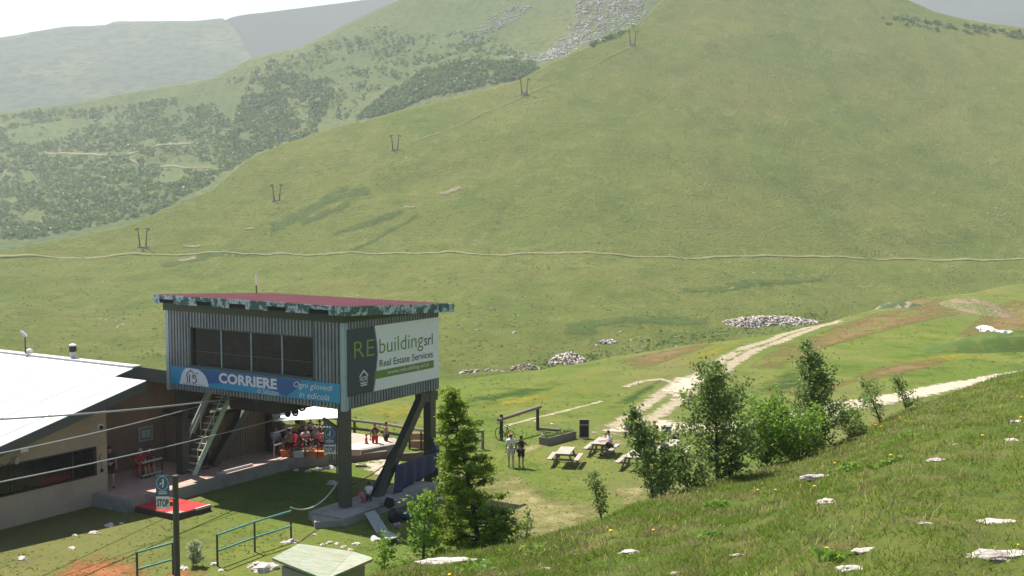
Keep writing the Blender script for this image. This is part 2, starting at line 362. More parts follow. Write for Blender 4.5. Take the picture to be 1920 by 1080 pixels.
for L in ([(850, 745), (960, 725), (1060, 715), (1010, 735), (900, 765)], [(1330, 780), (1450, 765), (1430, 785), (1340, 790)], [(1800, 650), (1860, 635), (1920, 640), (1900, 655), (1830, 662)], [(1130, 765), (1180, 735), (1260, 700), (1220, 730), (1170, 762)], [(1380, 735), (1480, 690), (1560, 700), (1500, 740)]):
    px_patch('lush_turf', L, dark_m, 0, .008)
def hill_strip(name, pix, wd, mat, f=hill_d, amp=1.8, sc_=28., lift=.28):
    Q = []
    for (a, b), (c, d) in zip(pix, pix[1:]):
        for k in range(24): t = k/24; Q.append((a+(c-a)*t, b+(d-b)*t))
    vs = []; ed = []; fs = []
    for i, (a, b) in enumerate(Q):
        (x0, y0), (x1, y1) = Q[max(i-1, 0)], Q[min(i+1, len(Q)-1)]; L = math.hypot(x1-x0, y1-y0); nx, ny = -(y1-y0)/L, (x1-x0)/L
        en = min(1, i/4, (len(Q)-1-i)/4) if len(Q) < 100 else 1; wob = .35*nz(a/14, b/9, 5)
        for k in (-2, -1, 0, 1, 2): q = hill_p(a+nx*(wd*.25*k+wob), b+ny*(wd*.25*k+wob), f, amp, sc_); vs.append((q.x, q.y, q.z+lift)); ed.append(max(abs(k)/2, 1-en))
    for i in range(len(Q)-1):
        for k in range(4): fs.append((i*5+k, i*5+k+1, (i+1)*5+k+1, (i+1)*5+k))
    me = bpy.data.meshes.new(name); me.from_pydata(vs, [], fs); me.polygons.foreach_set('use_smooth', [True]*len(fs)); me.materials.append(mat); a = me.attributes.new('edge', 'FLOAT', 'POINT'); a.data.foreach_set('value', ed)
    o = bpy.data.objects.new(name, me); sc.collection.objects.link(o); return tag(o, kind='structure')
hpath_m = patchmat('hill_path', [(.20, .19, .085), (.25, .23, .12), (.14, .15, .05)], .75, 1.0, .25, soft=.5, amax=.8)
hill_strip('hill_path', [(-250, 490), (0, 484), (250, 478), (420, 474), (700, 479), (960, 481), (1200, 479), (1500, 483), (1700, 486), (1920, 489), (2300, 495)], 3.0, hpath_m, lift=.3)
line_m = patchmat('lift_line_turf', [(.20, .19, .085), (.24, .22, .11), (.14, .15, .05)], .7, 1.2, .25, soft=.6, amax=.5)
hill_strip('lift_line', [(775, 270), (860, 235), (975, 185), (1110, 124), (1190, 85)], 2.2, line_m, lift=.25)
scar_m = patchmat('bare_scar', [(.22, .18, .11), (.28, .23, .16), (.14, .13, .06)], .4, 1.6, .5, soft=.6, amax=.8)
for pix, wd in (([(340, 457), (380, 459)], 6), ([(330, 487), (372, 484)], 8), ([(755, 391), (780, 389)], 6), ([(820, 362), (870, 350)], 12), ([(455, 430), (478, 428)], 4)): hill_strip('bare_patch', pix, wd, scar_m, lift=.3)
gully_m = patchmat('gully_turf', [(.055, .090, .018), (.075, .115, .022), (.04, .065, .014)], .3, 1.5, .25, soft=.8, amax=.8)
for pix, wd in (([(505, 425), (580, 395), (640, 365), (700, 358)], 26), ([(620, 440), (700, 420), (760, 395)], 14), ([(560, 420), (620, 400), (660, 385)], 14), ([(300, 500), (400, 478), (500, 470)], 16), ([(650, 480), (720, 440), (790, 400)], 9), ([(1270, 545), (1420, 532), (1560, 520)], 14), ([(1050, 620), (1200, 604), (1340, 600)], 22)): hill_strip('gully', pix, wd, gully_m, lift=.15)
vtrack_m = patchmat('valley_track', [(.27, .22, .16), (.32, .27, .2)], .6, 1.2, .2, soft=.4, amax=.55)
for pix, wd in (([(80, 286), (150, 288), (235, 295)], 3.5), ([(235, 292), (300, 278), (370, 267)], 3), ([(235, 297), (300, 307), (400, 315)], 3.5)): hill_strip('valley_track', pix, wd, vtrack_m, B_d, 5., 90., .9)

# ------------------------------------------------------------------ shrub cover, scree and scattered stones (nobody could count them)
def inpoly(x, y, P):
    r = False; j = len(P)-1
    for i in range(len(P)):
        if (P[i][1] > y) != (P[j][1] > y) and x < (P[j][0]-P[i][0])*(y-P[i][1])/(P[j][1]-P[i][1])+P[i][0]: r = not r
        j = i
    return r
shrub_m = leafmat('mountain_shrub', (.034, .085, .015), (.105, .170, .030), .35)
ico_v = []; ph = (1+5**.5)/2
for a, b in ((-1, ph), (1, ph), (-1, -ph), (1, -ph)): ico_v.append((a, b, 0))
for a, b in ((-1, ph), (1, ph), (-1, -ph), (1, -ph)): ico_v.append((0, a, b))
for a, b in ((ph, -1), (ph, 1), (-ph, -1), (-ph, 1)): ico_v.append((a, 0, b))
ico_v = np.array(ico_v, float); ico_v /= np.linalg.norm(ico_v[0])
ico_f = np.array([(0, 11, 5), (0, 5, 1), (0, 1, 7), (0, 7, 10), (0, 10, 11), (1, 5, 9), (5, 11, 4), (11, 10, 2), (10, 7, 6), (7, 1, 8), (3, 9, 4), (3, 4, 2), (3, 2, 6), (3, 6, 8), (3, 8, 9), (4, 9, 5), (2, 4, 11), (6, 2, 10), (8, 6, 7), (9, 8, 1)])
def icos(name, centers, sizes, flat, mat, jit=.3):
    c = np.array([tuple(p) for p in centers]); s = np.array(sizes)[:, None, None]; n = len(c)
    v = ico_v[None]*(1+nrng.uniform(-jit, jit, (n, 12, 1)))*s; v = v*np.concatenate([nrng.uniform(.7, 1.4, (n, 1, 2)), np.full((n, 1, 1), flat)], 2)
    v = v+c[:, None, :]; f = ico_f[None]+np.arange(n)[:, None, None]*12
    return fastmesh(name, v.reshape(-1, 3), f.reshape(-1, 3), mat)
def fastmesh(name, v, f, mat, parent=None, loc=(0, 0, 0)):
    me = bpy.data.meshes.new(name); k = f.shape[1]; me.vertices.add(len(v)); me.vertices.foreach_set('co', (v-np.array(loc)).astype(np.float32).ravel())
    me.loops.add(f.size); me.loops.foreach_set('vertex_index', f.ravel().astype(np.int32)); me.polygons.add(len(f))
    me.polygons.foreach_set('loop_start', np.arange(0, f.size, k, dtype=np.int32)); me.polygons.foreach_set('loop_total', np.full(len(f), k, np.int32)); me.update(calc_edges=True)
    me.materials.append(mat); o = bpy.data.objects.new(name, me); sc.collection.objects.link(o)
    if parent: o.parent = parent
    return o
REG = [([(0, 245), (60, 228), (130, 217), (200, 205), (330, 188), (400, 195), (440, 240), (470, 262), (480, 285), (430, 325), (380, 360), (290, 400), (200, 425), (60, 455), (-100, 470), (-500, 520), (-500, 260)], 1.0, 11500),
       ([(470, 150), (560, 140), (625, 165), (610, 215), (590, 245), (520, 272), (470, 285), (430, 255), (450, 200)], .75, 2000),
       ([(665, 225), (740, 165), (800, 135), (900, 118), (1000, 112), (1015, 130), (970, 150), (870, 177), (773, 203), (700, 222)], 1.0, 2400),
       ([(420, 160), (520, 110), (700, 60), (900, 60), (1000, 100), (700, 170), (640, 230), (560, 130)], .12, 700), ([(0, 235), (150, 215), (230, 200), (100, 205), (0, 222)], .4, 200)]
CLEAR = [[(10, 250), (60, 232), (170, 216), (180, 225), (140, 250), (60, 275), (20, 272)], [(300, 300), (345, 282), (400, 300), (420, 322), (330, 318)], [(285, 345), (310, 300), (345, 330), (310, 355)]]
cs, ss = [], []
for P, dens, cnt in REG:
    xs_ = [p[0] for p in P]; ys_ = [p[1] for p in P]
    k = 0; tries = 0
    while k < cnt and tries < cnt*14:
        tries += 1; a = rng.uniform(min(xs_), max(xs_)); b = rng.uniform(min(ys_), max(ys_))
        if not inpoly(a, b, P) or b < lerp(a, SB)+4 or b > lerp(a, SC_)+14: continue
        if any(inpoly(a, b, Q) for Q in CLEAR) and rng.random() > .04: continue
        if abs(b-(288+max(0, a-235)*.165)) < 4 and 70 < a < 410: continue
        v = fbm(a/45, b/20, 4, 4)
        if v < -.24+.25*(1-dens) + rng.uniform(-.35, .35): continue
        p = hill_p(a, b, B_d, 5., 90.); r = rng.uniform(.7, 1.9)*(1.0 if rng.random() < .9 else 1.5)*(.75+p.y/2600); p.z += r*.3; cs.append(p); ss.append(r); k += 1
for i in range(75):                # shrubs at the top right ridge of the near hillside
    a = rng.uniform(1655, 1925); b = lerp(a, [(1650, 24), (1920, 62)])+abs(rng.gauss(0, 7))+1
    p = hill_p(a, b); cs.append(p); ss.append(rng.uniform(.8, 2.2))
for i in range(60):
    t = rng.random(); a = 1110+80*t; b = lerp(a, SC_)+rng.uniform(0, 5); p = hill_p(a, b); cs.append(p); ss.append(rng.uniform(.5, 1.3))
def clumps(name, cs, ss, mat, k=13):
    c = np.repeat(np.array([tuple(q) for q in cs]), k, 0); s = np.repeat(np.array(ss), k)[:, None]; n = len(c)
    d = nrng.normal(size=(n, 3)); d /= np.linalg.norm(d, axis=1)[:, None]; d[:, 2] = np.abs(d[:, 2])*.95-.15
    p = c+d*s*nrng.uniform(.45, 1.15, (n, 1)); a = nrng.normal(size=(n, 3)); a /= np.linalg.norm(a, axis=1)[:, None]; b = np.cross(a, nrng.normal(size=(n, 3))); b /= np.linalg.norm(b, axis=1)[:, None]
    h = s*nrng.uniform(.3, .6, (n, 1)); v = np.stack([p-a*h, p+b*h*.7, p+a*h, p-b*h*.7], 1).reshape(-1, 3); return fastmesh(name, v, np.arange(n*4).reshape(-1, 4), mat)
tag(clumps('shrub_cover', cs, ss, shrub_m), 'dark green mountain shrubs spread over the valley side', 'shrubs', kind='stuff')
scree_m = leafmat('scree_stone', (.13, .125, .11), (.40, .37, .33), 0.0)
cs, ss = [], []
for P, cnt in (([(1215, 24), (1190, -10), (1090, -10), (1075, 30), (1060, 55), (1020, 85), (940, 108), (950, 118), (1020, 108), (1080, 93), (1160, 62), (1203, 37)], 4200), ([(940, 20), (860, 80), (885, 75), (960, 45), (1010, 10)], 700), ([(655, 232), (700, 210), (715, 215), (690, 225)], 90)):
    k = 0
    while k < cnt:
        a = rng.uniform(650, 1220); b = rng.uniform(-15, 235)
        if not inpoly(a, b, P): continue
        k += 1
        if fbm(a/16, b/10, 8, 3) < -.1+rng.uniform(-.35, .2): continue
        p = hill_p(a, b, B_d, 5., 90.); cs.append(p); ss.append(rng.uniform(.35, .95)*(1.6 if rng.random() < .06 else 1))
tag(icos('scree', cs, ss, .6, scree_m), 'pale grey scree of broken stone below the ridge', 'scree', kind='stuff')
cs, ss = [], []
for i in range(900):
    a = rng.uniform(-200, 2100); b = rng.uniform(60, 700)
    if b < lerp(a, SC_)+8 or fbm(a/90, b/50, 12, 3) < .1: continue
    p = hill_p(a, b); cs.append(p); ss.append(rng.uniform(.12, .42)*(.6+.4*p.y/400))
for P, cnt, m in (((1000, 200, 120, 40), 30, 1), ((1880, 400, 50, 15), 22, 1), ((900, 620, 60, 12), 20, 1), ((215, 605, 30, 10), 16, 1), ((1150, 635, 70, 10), 18, 1), ((1220, 640, 90, 15), 14, 1)):
    for i in range(cnt):
        p = hill_p(rng.gauss(P[0], P[2]*.5), rng.gauss(P[1], P[3]*.5)); cs.append(p); ss.append(rng.uniform(.12, .4))
tag(icos('scattered_stones', cs, ss, .7, scree_m), 'small pale stones strewn across the grassy hillside', 'stones', kind='stuff')
cs, ss = [], []
for i in range(420):
    a = rng.uniform(-100, 2100); b = rng.uniform(300, 690)
    if b < lerp(a, SC_)+8: continue
    p = hill_p(a, b); cs.append(p); ss.append(rng.uniform(.12, .4))
for i in range(900):
    t = rng.random(); a = 990+t*560; b = 692-t*92+rng.gauss(-4, 9); p = hill_p(a, b); cs.append(p); ss.append(rng.uniform(.12, .4)*(1.5 if rng.random() < .15 else 1))
tag(clumps('low_scrub', cs, ss, shrub_m, 9), 'tiny dark scrub tufts dotted over the grassy hillside', 'scrub', kind='stuff')

cs, ss = [], []
while len(cs) < 9000:
    a = rng.uniform(-60, 1980); b = 120+560*rng.random()**.8
    if b < lerp(a, SC_)+6 or fbm(a/70, b/40, 21, 3) < -.2+rng.uniform(-.3, .3): continue
    p = hill_p(a, b); cs.append(p); ss.append(rng.uniform(.12, .42))
tag(clumps('grass_tussocks', cs, ss, leafmat('tussock', (.055, .095, .018), (.19, .20, .05), .3), 6), 'grass tussocks roughening the big green hillside', 'tussocks', kind='stuff')
cs, ss = [], []
TRK = gxy([(1130, 800), (1225, 750), (1285, 715), (1345, 688), (1415, 656), (1475, 625), (1575, 598)])+gxy([(1380, 800), (1590, 760), (1740, 733), (1890, 703), (1990, 690)])
def near_track(x, y, r=2.4):
    for i in list(range(6))+list(range(7, 11)):
        ax, ay = TRK[i]; bx, by = TRK[i+1]; t = max(0, min(1, ((x-ax)*(bx-ax)+(y-ay)*(by-ay))/((bx-ax)**2+(by-ay)**2)))
        if math.hypot(ax+(bx-ax)*t-x, ay+(by-ay)*t-y) < r: return True
    return False
while len(cs) < 2600:
    y = rng.uniform(62, 170); x = rng.uniform(-.2, .5)*y
    if y > lerp(960+FPX*x/y, CREST)+2 or fbm(x/9, y/9, 17, 3) < -.1+rng.uniform(-.3, .3): continue
    if near_track(x, y): continue
    cs.append(Vector((x, y, ground_z(x, y)-.02))); ss.append(rng.uniform(.05, .15))
tag(clumps('meadow_tufts', cs, ss, leafmat('meadow_tuft', (.09, .14, .02), (.24, .23, .07), .45), 6), 'tufts of taller grass in the meadow beyond the picnic lawn', 'tufts', kind='stuff')

cs, ss = [], []
while len(cs) < 9000:
    y = rng.uniform(36, 66); x = rng.uniform(-.46, .24)*y; qs = (x+17.3)*.5405+(y-50.6)*.8414; qn = (x+17.3)*.8414-(y-50.6)*.5405
    if qn < 2.7 or (qn < 5 and -.9 < qs < 1.8) or (qs > 8 and qn < 6) or (7.6 < qn < 11.6 and qs > 1.2 and qs < 10): continue
    if fbm(x/2.5, y/2.5, 41, 3) < rng.uniform(-.5, .4) or y < fg_edge(960+FPX*x/y)[0]+16: continue
    cs.append(Vector((x, y, ground_z(x, y)-.01))); ss.append(rng.uniform(.025, .075))
tag(clumps('lawn_tufts', cs, ss, leafmat('lawn_tuft', (.07, .12, .016), (.20, .22, .05), .45), 6), 'small uneven grass tufts over the lawn around the station', 'tufts', kind='stuff')
# ------------------------------------------------------------------ frames for the station and the lodge (both share one direction)
S_ = Vector((.5405, .8414, 0)); N_ = Vector((.8414, -.5405, 0))
def frame(o): return lambda s, n, z: Vector((o[0], o[1], 0))+S_*s+N_*n+Vector((0, 0, z))
BF = frame((-6.782, 48.199)); LF = frame((-17.3, 50.6))
AX, BX = 10.417, 6.364             # station front length (n from 0 to -AX) and side length (s from 0 to BX)
ZB, ZT = 4.41, 8.02
grey_clad = layered('grey_cladding', (.205, .215, .215), [((.13, .14, .14), .8, .42, .62, .7), ((.10, .10, .095), 2.2, .52, .68, .7, (3, 3, .22, 0)), ((.29, .30, .30), 3, .55, .7, .5, (3, 3, .3, 0)), ((.16, .085, .05), 1.7, .64, .72, .6, (2, 2, .5, 0))], .55, None, .4)
trim_m = plain('trim_metal', (.30, .37, .38), .5, .2, 4); olive = plain('olive_trim', (.055, .065, .035), .7, .2, 4)
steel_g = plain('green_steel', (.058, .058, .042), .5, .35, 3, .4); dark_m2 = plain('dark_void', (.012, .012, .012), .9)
red_roof = layered('red_roofing', (.30, .11, .115), [((.36, .17, .17), 1.2, .45, .7, .7), ((.20, .065, .075), 5, .5, .75, .6)], .6, None, .3)
fascia_m = layered('flaking_paint', (.40, .47, .48), [((.035, .085, .055), 2.6, .47, .53, .92), ((.06, .12, .09), 9, .50, .58, .7), ((.55, .58, .56), 5, .6, .7, .5)], .8)
glass_m, gnt, gbs = newmat('dark_glass'); gbs.inputs['Base Color'].default_value = (.012, .016, .016, 1); gbs.inputs['Roughness'].default_value = .15; gbs.inputs['Specular IOR Level'].default_value = .35
gn = noisen(gnt, worldpos(gnt), 1.3); gnt.links.new(mixc(gnt, ramp(gnt, gn, .45, .7), (.008, .011, .011), (.022, .022, .018)), gbs.inputs['Base Color'])
white_m = plain('white_paint', (.72, .72, .70), .5, .12, 5); wood_m = plain('weathered_wood', (.20, .165, .13), .85, .35, 5); wood_d = plain('dark_wood', (.07, .045, .03), .8, .3, 5)
conc = layered('concrete', (.27, .25, .22), [((.16, .15, .13), 1.2, .45, .7, .8), ((.34, .32, .28), 7, .5, .75, .6)], .9, (12, .02))
galv = plain('galvanised', (.42, .43, .42), .45, .2, 5, .5, .3); black_m = plain('black_plastic', (.015, .015, .016), .5, .2)
def corr(mb, F, axis, t0, t1, z0, z1, face, pitch=.186, dep=.065, m=0):
    # trapezoid ribbed sheet; axis 'n' runs along n at s=face, axis 's' runs along s at n=face ; ribs stand outwards
    out = -1 if axis == 'n' else 1
    prof = []; t = t0; k = 0
    while t < t1-1e-6:
        for dt, d in ((0, 0), (.36, 0), (.42, 1), (.94, 1)): 
            q = t+dt*pitch
            if q < t1: prof.append((q, d))
        t += pitch
    prof.append((t1, 0)); vs = []
    for q, d in prof:
        o = face+out*d*dep
        for z in (z0, z1): vs.append(F(o, q, z) if axis == 'n' else F(q, o, z))
    mb.add(vs, [(2*i, 2*i+2, 2*i+3, 2*i+1) for i in range(len(prof)-1)], m)
def text(name, s, F3, mat, w, h, bold=0.0, shear=0.0, parent=None, depth=.01, wide=None):
    # F3(u, v, d): maps sign metres to world ; text is fitted into w x h
    cu = bpy.data.curves.new('t', 'FONT'); cu.body = s; cu.size = 1; cu.offset = bold; cu.shear = shear; cu.resolution_u = 3
    to = bpy.data.objects.new('t', cu); sc.collection.objects.link(to); dg = bpy.context.evaluated_depsgraph_get()
    me = bpy.data.meshes.new_from_object(to.evaluated_get(dg)); bpy.data.objects.remove(to); vs = [v.co.copy() for v in me.vertices]
    fs = [tuple(p.vertices) for p in me.polygons]; bpy.data.meshes.remove(me)
    x0 = min(v.x for v in vs); x1 = max(v.x for v in vs); y0 = min(v.y for v in vs); y1 = max(v.y for v in vs)
    mb = MB(); mb.add([F3((v.x-x0)/(x1-x0)*w, (v.y-y0)/(y1-y0)*h, depth) for v in vs], fs)
    return mb.build(name, mat, parent)

# ------------------------------------------------------------------ lift station (cabin on stilts)
st = empty('lift_station', BF(3, -5, 0), 'grey ribbed lift station cabin raised on dark steel legs with red roof', 'station')
wx0, wx1, wz0, wz1 = -8.958, -1.577, 5.54, 7.30
mb = MB()
for a in ((-AX+.14, wx0, ZB, ZT), (wx1, -.14, ZB, ZT), (wx0, wx1, ZB, wz0), (wx0, wx1, wz1, ZT)): corr(mb, BF, 'n', *a, 0)
corr(mb, BF, 's', .14, BX, ZB, ZT, 0); corr(mb, BF, 's', 0, BX, ZB, ZT, -AX)
corr(mb, BF, 'n', -AX, 0, ZB, ZT, BX)
mb.build('wall', grey_clad, st)
mb = MB().box(.06, BX-.06, -AX+.06, -.06, ZB+.12, ZB+.3, F=BF); mb.build('floor_slab', steel_g, st)
for s0, s1, n0, n1 in ((-.065, .03, -.16, .06), (.03, .16, -.02, .065), (-.06, .14, -AX-.05, -AX+.14)): MB().box(s0, s1, n0, n1, ZB-.06, ZT, F=BF).build('corner_trim', trim_m, st)
mb = MB(); mb.box(-.14, .02, -AX-.1, .12, ZT-.05, ZT+.32, F=BF); mb.box(.02, BX+.1, .0, .12, ZT-.05, ZT+.25, F=BF); mb.box(.02, BX+.1, -AX-.1, -AX, ZT-.05, ZT+.25, F=BF)
mb.build('eaves_beam', olive, st)
# roof: falls towards the back
def rz(s): return 8.66-.058*(s+.4)
s0, s1, n0, n1 = -.42, BX+.4, -AX-.32, .42
mb = MB(); K = 46
for i in range(K):
    a = n0+(n1-n0)*i/K; b = n0+(n1-n0)*(i+1)/K
    mb.hexa([BF(s0, a, rz(s0)-.06), BF(s0, b, rz(s0)-.06), BF(s1, b, rz(s1)-.06), BF(s1, a, rz(s1)-.06), BF(s0, a, rz(s0)), BF(s0, b, rz(s0)), BF(s1, b, rz(s1)), BF(s1, a, rz(s1))])
    mb.hexa([BF(s0+.05, a, rz(s0)+.002), BF(s0+.05, a+.05, rz(s0)+.002), BF(s1+.03, a+.05, rz(s1)+.002), BF(s1+.03, a, rz(s1)+.002), BF(s0+.05, a+.01, rz(s0)+.035), BF(s0+.05, a+.04, rz(s0)+.035), BF(s1+.03, a+.04, rz(s1)+.035), BF(s1+.03, a+.01, rz(s1)+.035)])
roof = mb.build('roof', red_roof, st)
mb = MB(); notch = [(-10.35, -9.45), (-8.0, -7.1), (-6.0, -5.05), (-3.75, -2.75), (-1.45, -.4)]
mb.box(s0-.04, s0, n0-.03, n1+.04, 8.50, 8.68, F=BF)
x = n0-.03
for a, b in notch+[(n1+.04, None)]:
    mb.box(s0-.04, s0, x, a, 8.30, 8.50, F=BF); x = b
for k in range(12):                # side fascia in short boards following the roof fall
    a = s0+(s1+.25-s0)*k/12; b = s0+(s1+.25-s0)*(k+1)/12-.012
    mb.hexa([BF(a, n1, rz(a)-.36), BF(a, n1+.04, rz(a)-.36), BF(b, n1+.04, rz(b)-.36), BF(b, n1, rz(b)-.36), BF(a, n1, rz(a)+.02), BF(a, n1+.04, rz(a)+.02), BF(b, n1+.04, rz(b)+.02), BF(b, n1, rz(b)+.02)])
mb.build('fascia', fascia_m, st)
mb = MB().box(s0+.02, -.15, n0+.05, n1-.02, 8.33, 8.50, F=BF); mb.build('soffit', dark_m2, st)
# window band
fr = MB(); fr.box(.0, .22, wx0, wx1, wz0-.02, wz0+.05, F=BF); fr.box(.0, .22, wx0, wx1, wz1-.05, wz1+.02, F=BF); fr.box(-.05, .22, wx0-.02, wx0+.09, wz0, wz1, F=BF); fr.box(-.02, .22, wx1-.09, wx1+.02, wz0, wz1, F=BF)
fr.box(-.07, .02, wx0-.05, wx1+.05, wz0-.07, wz0-.021, F=BF)
win = fr.build('window_frame', plain('green_frame', (.07, .10, .08), .5, .2), st)
pw = (wx1-wx0-.18)/4
for k in range(4):
    a = wx0+.09+k*pw; MB().box(.10, .12, a+.02, a+pw-.02, wz0+.05, wz1-.05, F=BF).build('pane', glass_m, win)
    if k: MB().box(.05, .13, a-.025, a+.025, wz0+.05, wz1-.05, F=BF).build('mullion', trim_m, win)
    MB().box(.085, .10, a+.02, a+pw-.02, wz0+.66, wz0+.685, F=BF).build('glazing_bar', steel_g, win)
# legs and braces
def leg(s, n, z0, name='leg'): return MB().box(s-.2, s+.2, n-.2, n+.2, z0, ZB+.14, F=BF).build(name, steel_g, st)
leg(.24, -.24, -.05); leg(BX-.3, -.24, -.05); leg(.3, -AX+.5, .3); leg(BX-.3, -AX+.5, .3)
for n in (-.24, -AX+.5):
    MB().beam(BF(2.1, n, 0 if n > -1 else .5), BF(BX-.75, n, ZB-.12), .34, .36).build('brace', steel_g, st)
    MB().box(BX-1.15, BX+.1, n-.17, n+.17, ZB-.5, ZB-.07, F=BF).build('bracket', steel_g, st)
mb = MB().box(.3, BX-.2, -AX+.7, -AX+1.0, ZB-.16, ZB+.1, F=BF); mb.box(.3, BX-.2, -5.4, -5.1, ZB-.26, ZB+.1, F=BF); mb.build('floor_beam', steel_g, st)
MB().beam(BF(-.1, -1.1, ZB-.45), BF(.1, -.35, ZB-.9), .14).build('bracket', steel_g, st)
MB().box(-1.15, 5.6, -1.0, .9, -.1, .33, F=BF).prism([BF(-1.1, -.9, 0), BF(-2.0, .1, 0), BF(-1.1, .85, 0)], (0, 0, -.1), (0, 0, .25)).build('footing', conc, st)
# drive gear box under the floor with wheels
mb = MB().box(1.2, 3.9, -7.8, -4.95, ZB-.85, ZB+.02, F=BF); gear = mb.build('gear_housing', plain('machine_steel', (.05, .05, .045), .5, .3), st)
def wheel(mb, c, r, ax, sp=6, th=.09):
    ax = Vector(ax).normalized(); u = ax.cross(Vector((0, 0, 1))).normalized(); v = u.cross(ax); c = Vector(c)
    ring = [c+(u*math.cos(t)+v*math.sin(t))*r for t in [2*math.pi*i/20 for i in range(21)]]
    mb.tube(ring, th, 6, 0, False)
    for k in range(sp): t = 2*math.pi*k/sp; mb.tube([c, c+(u*math.cos(t)+v*math.sin(t))*r], th*.4, 5)
    mb.tube([c-ax*.12, c+ax*.12], .09, 8)
red_iron = plain('dark_red_iron', (.035, .008, .008), .5, .3)
for s, n, z, r in ((2.6, -4.75, ZB-.62, .24), (2.6, -5.15, ZB-.98, .16), (2.6, -5.6, ZB-1.08, .14)):
    mb = MB(); wheel(mb, BF(s, n, z), r, S_, 5, .045); mb.build('drive_wheel', red_iron, st)
mb = MB().tube([BF(5.5, -10.3, 8.2), BF(5.5, -10.3, 8.75)], .03, 6, 0); mb.tube([BF(5.5, -10.3, 8.75), BF(5.5, -10.3, 9.3)], .028, 6, 1)
mb.build('antenna', [wood_d, white_m], st)
# ------------------------------------------------------------------ banners on the cabin
bl = plain('banner_teal', (.035, .25, .40), .5, .08, 2, .4); bl2 = plain('banner_blue', (.035, .10, .26), .5, .08, 2, .4); bw = plain('banner_white', (.62, .61, .62), .55, .05, 3, .3)
bn = empty('advertising_banner', BF(-.07, -5.2, 4.6), 'long blue newspaper banner with white letters under the cabin windows', 'banner')
L0, LW = -AX+.28, AX-.45
def FB(u, v, d): return BF(-.075-d, L0+u, 4.67+v)
def ubox(mb, u0, u1, v0, v1, F, d0=0, d1=.02, m=0):
    return mb.hexa([F(u0, v0, d0), F(u1, v0, d0), F(u1, v0, d1), F(u0, v0, d1), F(u0, v1, d0), F(u1, v1, d0), F(u1, v1, d1), F(u0, v1, d1)], m)
H = .80
ubox(MB(), 0, LW, 0, H, FB).build('panel', bl, bn)
def flat(name, poly, F, mat, par, d=.024, d0=.018):
    return MB().add([F(a, b, d) for a, b in poly]+[F(a, b, d0) for a, b in poly], [tuple(range(len(poly)))]+[(i, i+len(poly), (i+1) % len(poly)+len(poly), (i+1) % len(poly)) for i in range(len(poly))]).build(name, mat, par)
flat('blue_field', [(1.6, .03), (2.7, .22), (4.0, .33), (5.4, .36), (6.3, .20), (7.0, .03), (7.6, .40), (7.9, .78), (1.6, .78)], FB, bl2, bn)
arc = [(.55+.0*1, .03)]+[(.62+.50*(1-math.cos(t)), .03+.75*math.sin(t)) for t in [math.pi/2*i/6 for i in range(1, 7)]]+[(1.55+.85*math.sin(t), .03+.75*math.cos(t)) for t in [math.pi/2*i/8 for i in range(1, 9)]]
flat('white_dome', arc, FB, bw, bn, .028)
ink = plain('ink_navy', (.03, .03, .07), .6, .1); inkr = plain('ink_magenta', (.35, .03, .12), .6, .1)
mb = MB()
for poly in ([(.98, .50), (1.30, .72), (1.62, .50), (1.56, .50), (1.30, .66), (1.04, .50)], [(1.02, .52), (1.09, .52), (1.13, .12), (1.07, .12)], [(1.20, .50), (1.27, .52), (1.24, .12), (1.18, .12)], [(1.40, .50), (1.66, .47), (1.66, .42), (1.46, .44), (1.46, .36), (1.40, .34)]):
    mb.add([FB(a, b, .032) for a, b in poly], [tuple(range(len(poly)))])
mb.tube([FB(1.42, .36, .03), FB(1.56, .37, .03), FB(1.66, .29, .03), FB(1.66, .2, .03)], .025, 5)
mb.build('emblem', ink, bn)
mb = MB().tube([FB(1.66, .24, .03), FB(1.60, .15, .03), FB(1.48, .13, .03), FB(1.42, .17, .03)], .025, 5); mb.build('emblem_curve', inkr, bn); MB().blob(FB(1.70, .58, .03), (.04, .04, .04)).build('emblem_dot', inkr, bn)
MB().add([FB(a, b, .032) for a, b in ((.75, .065), (2.2, .065), (2.2, .085), (.75, .085))], [(0, 1, 2, 3)]).build('small_print', plain('small_print', (.3, .3, .32), .6), bn)
def sub(F, u0, v0): return lambda u, v, d: F(u0+u, v0+v, d)
text('lettering', 'CORRIERE', sub(FB, 3.05, .27), bw, 3.45, .46, .038, 0, bn, .03)
text('lettering', 'di Saluzzo', sub(FB, 5.35, .03), bw, 1.25, .22, -.004, 0, bn, .03)
text('lettering', 'Ogni giovedì', sub(FB, 7.45, .39), bw, 2.15, .33, 0, .25, bn, .03)
text('lettering', 'in edicola', sub(FB, 7.75, .07), bw, 1.65, .25, 0, .25, bn, .03)
b2 = empty('advertising_banner', BF(3, .08, 4.9), 'large white and charcoal real estate banner on the cabin side wall', 'banner')
def FS(u, v, d): return BF(.06+u, .055+d, 4.94+v)
SWD, SH = 6.3, 2.74
ubox(MB(), 0, SWD, 0, SH, FS).build('panel', plain('banner_light', (.68, .68, .65), .6, .06, 3), b2)
char = plain('banner_charcoal', (.040, .052, .065), .55, .1, 3); lime = plain('banner_lime', (.19, .30, .04), .55, .08, 3); olv = plain('banner_olive', (.14, .21, .035), .55, .08, 3)
flat('charcoal_field', [(0, 0), (1.62, 0), (1.75, .5), (1.92, 1.5), (1.88, 2.0), (1.72, SH), (0, SH)], FS, char, b2)
grey_ln = plain('grey_edge', (.2, .17, .2), .6)
flat('edge_stripe', [(1.62, 0), (1.70, 0), (1.83, .5), (1.99, 1.5), (1.95, 2.0), (1.79, SH), (1.72, SH), (1.88, 2.0), (1.92, 1.5), (1.75, .5)], FS, grey_ln, b2, .025)
text('lettering', 'RE', sub(FS, .45, 1.52), lime, 1.3, .68, -.012, 0, b2, .03)
text('lettering', 'building', sub(FS, 2.08, 1.34), olv, 3.05, .83, -.006, 0, b2, .03)
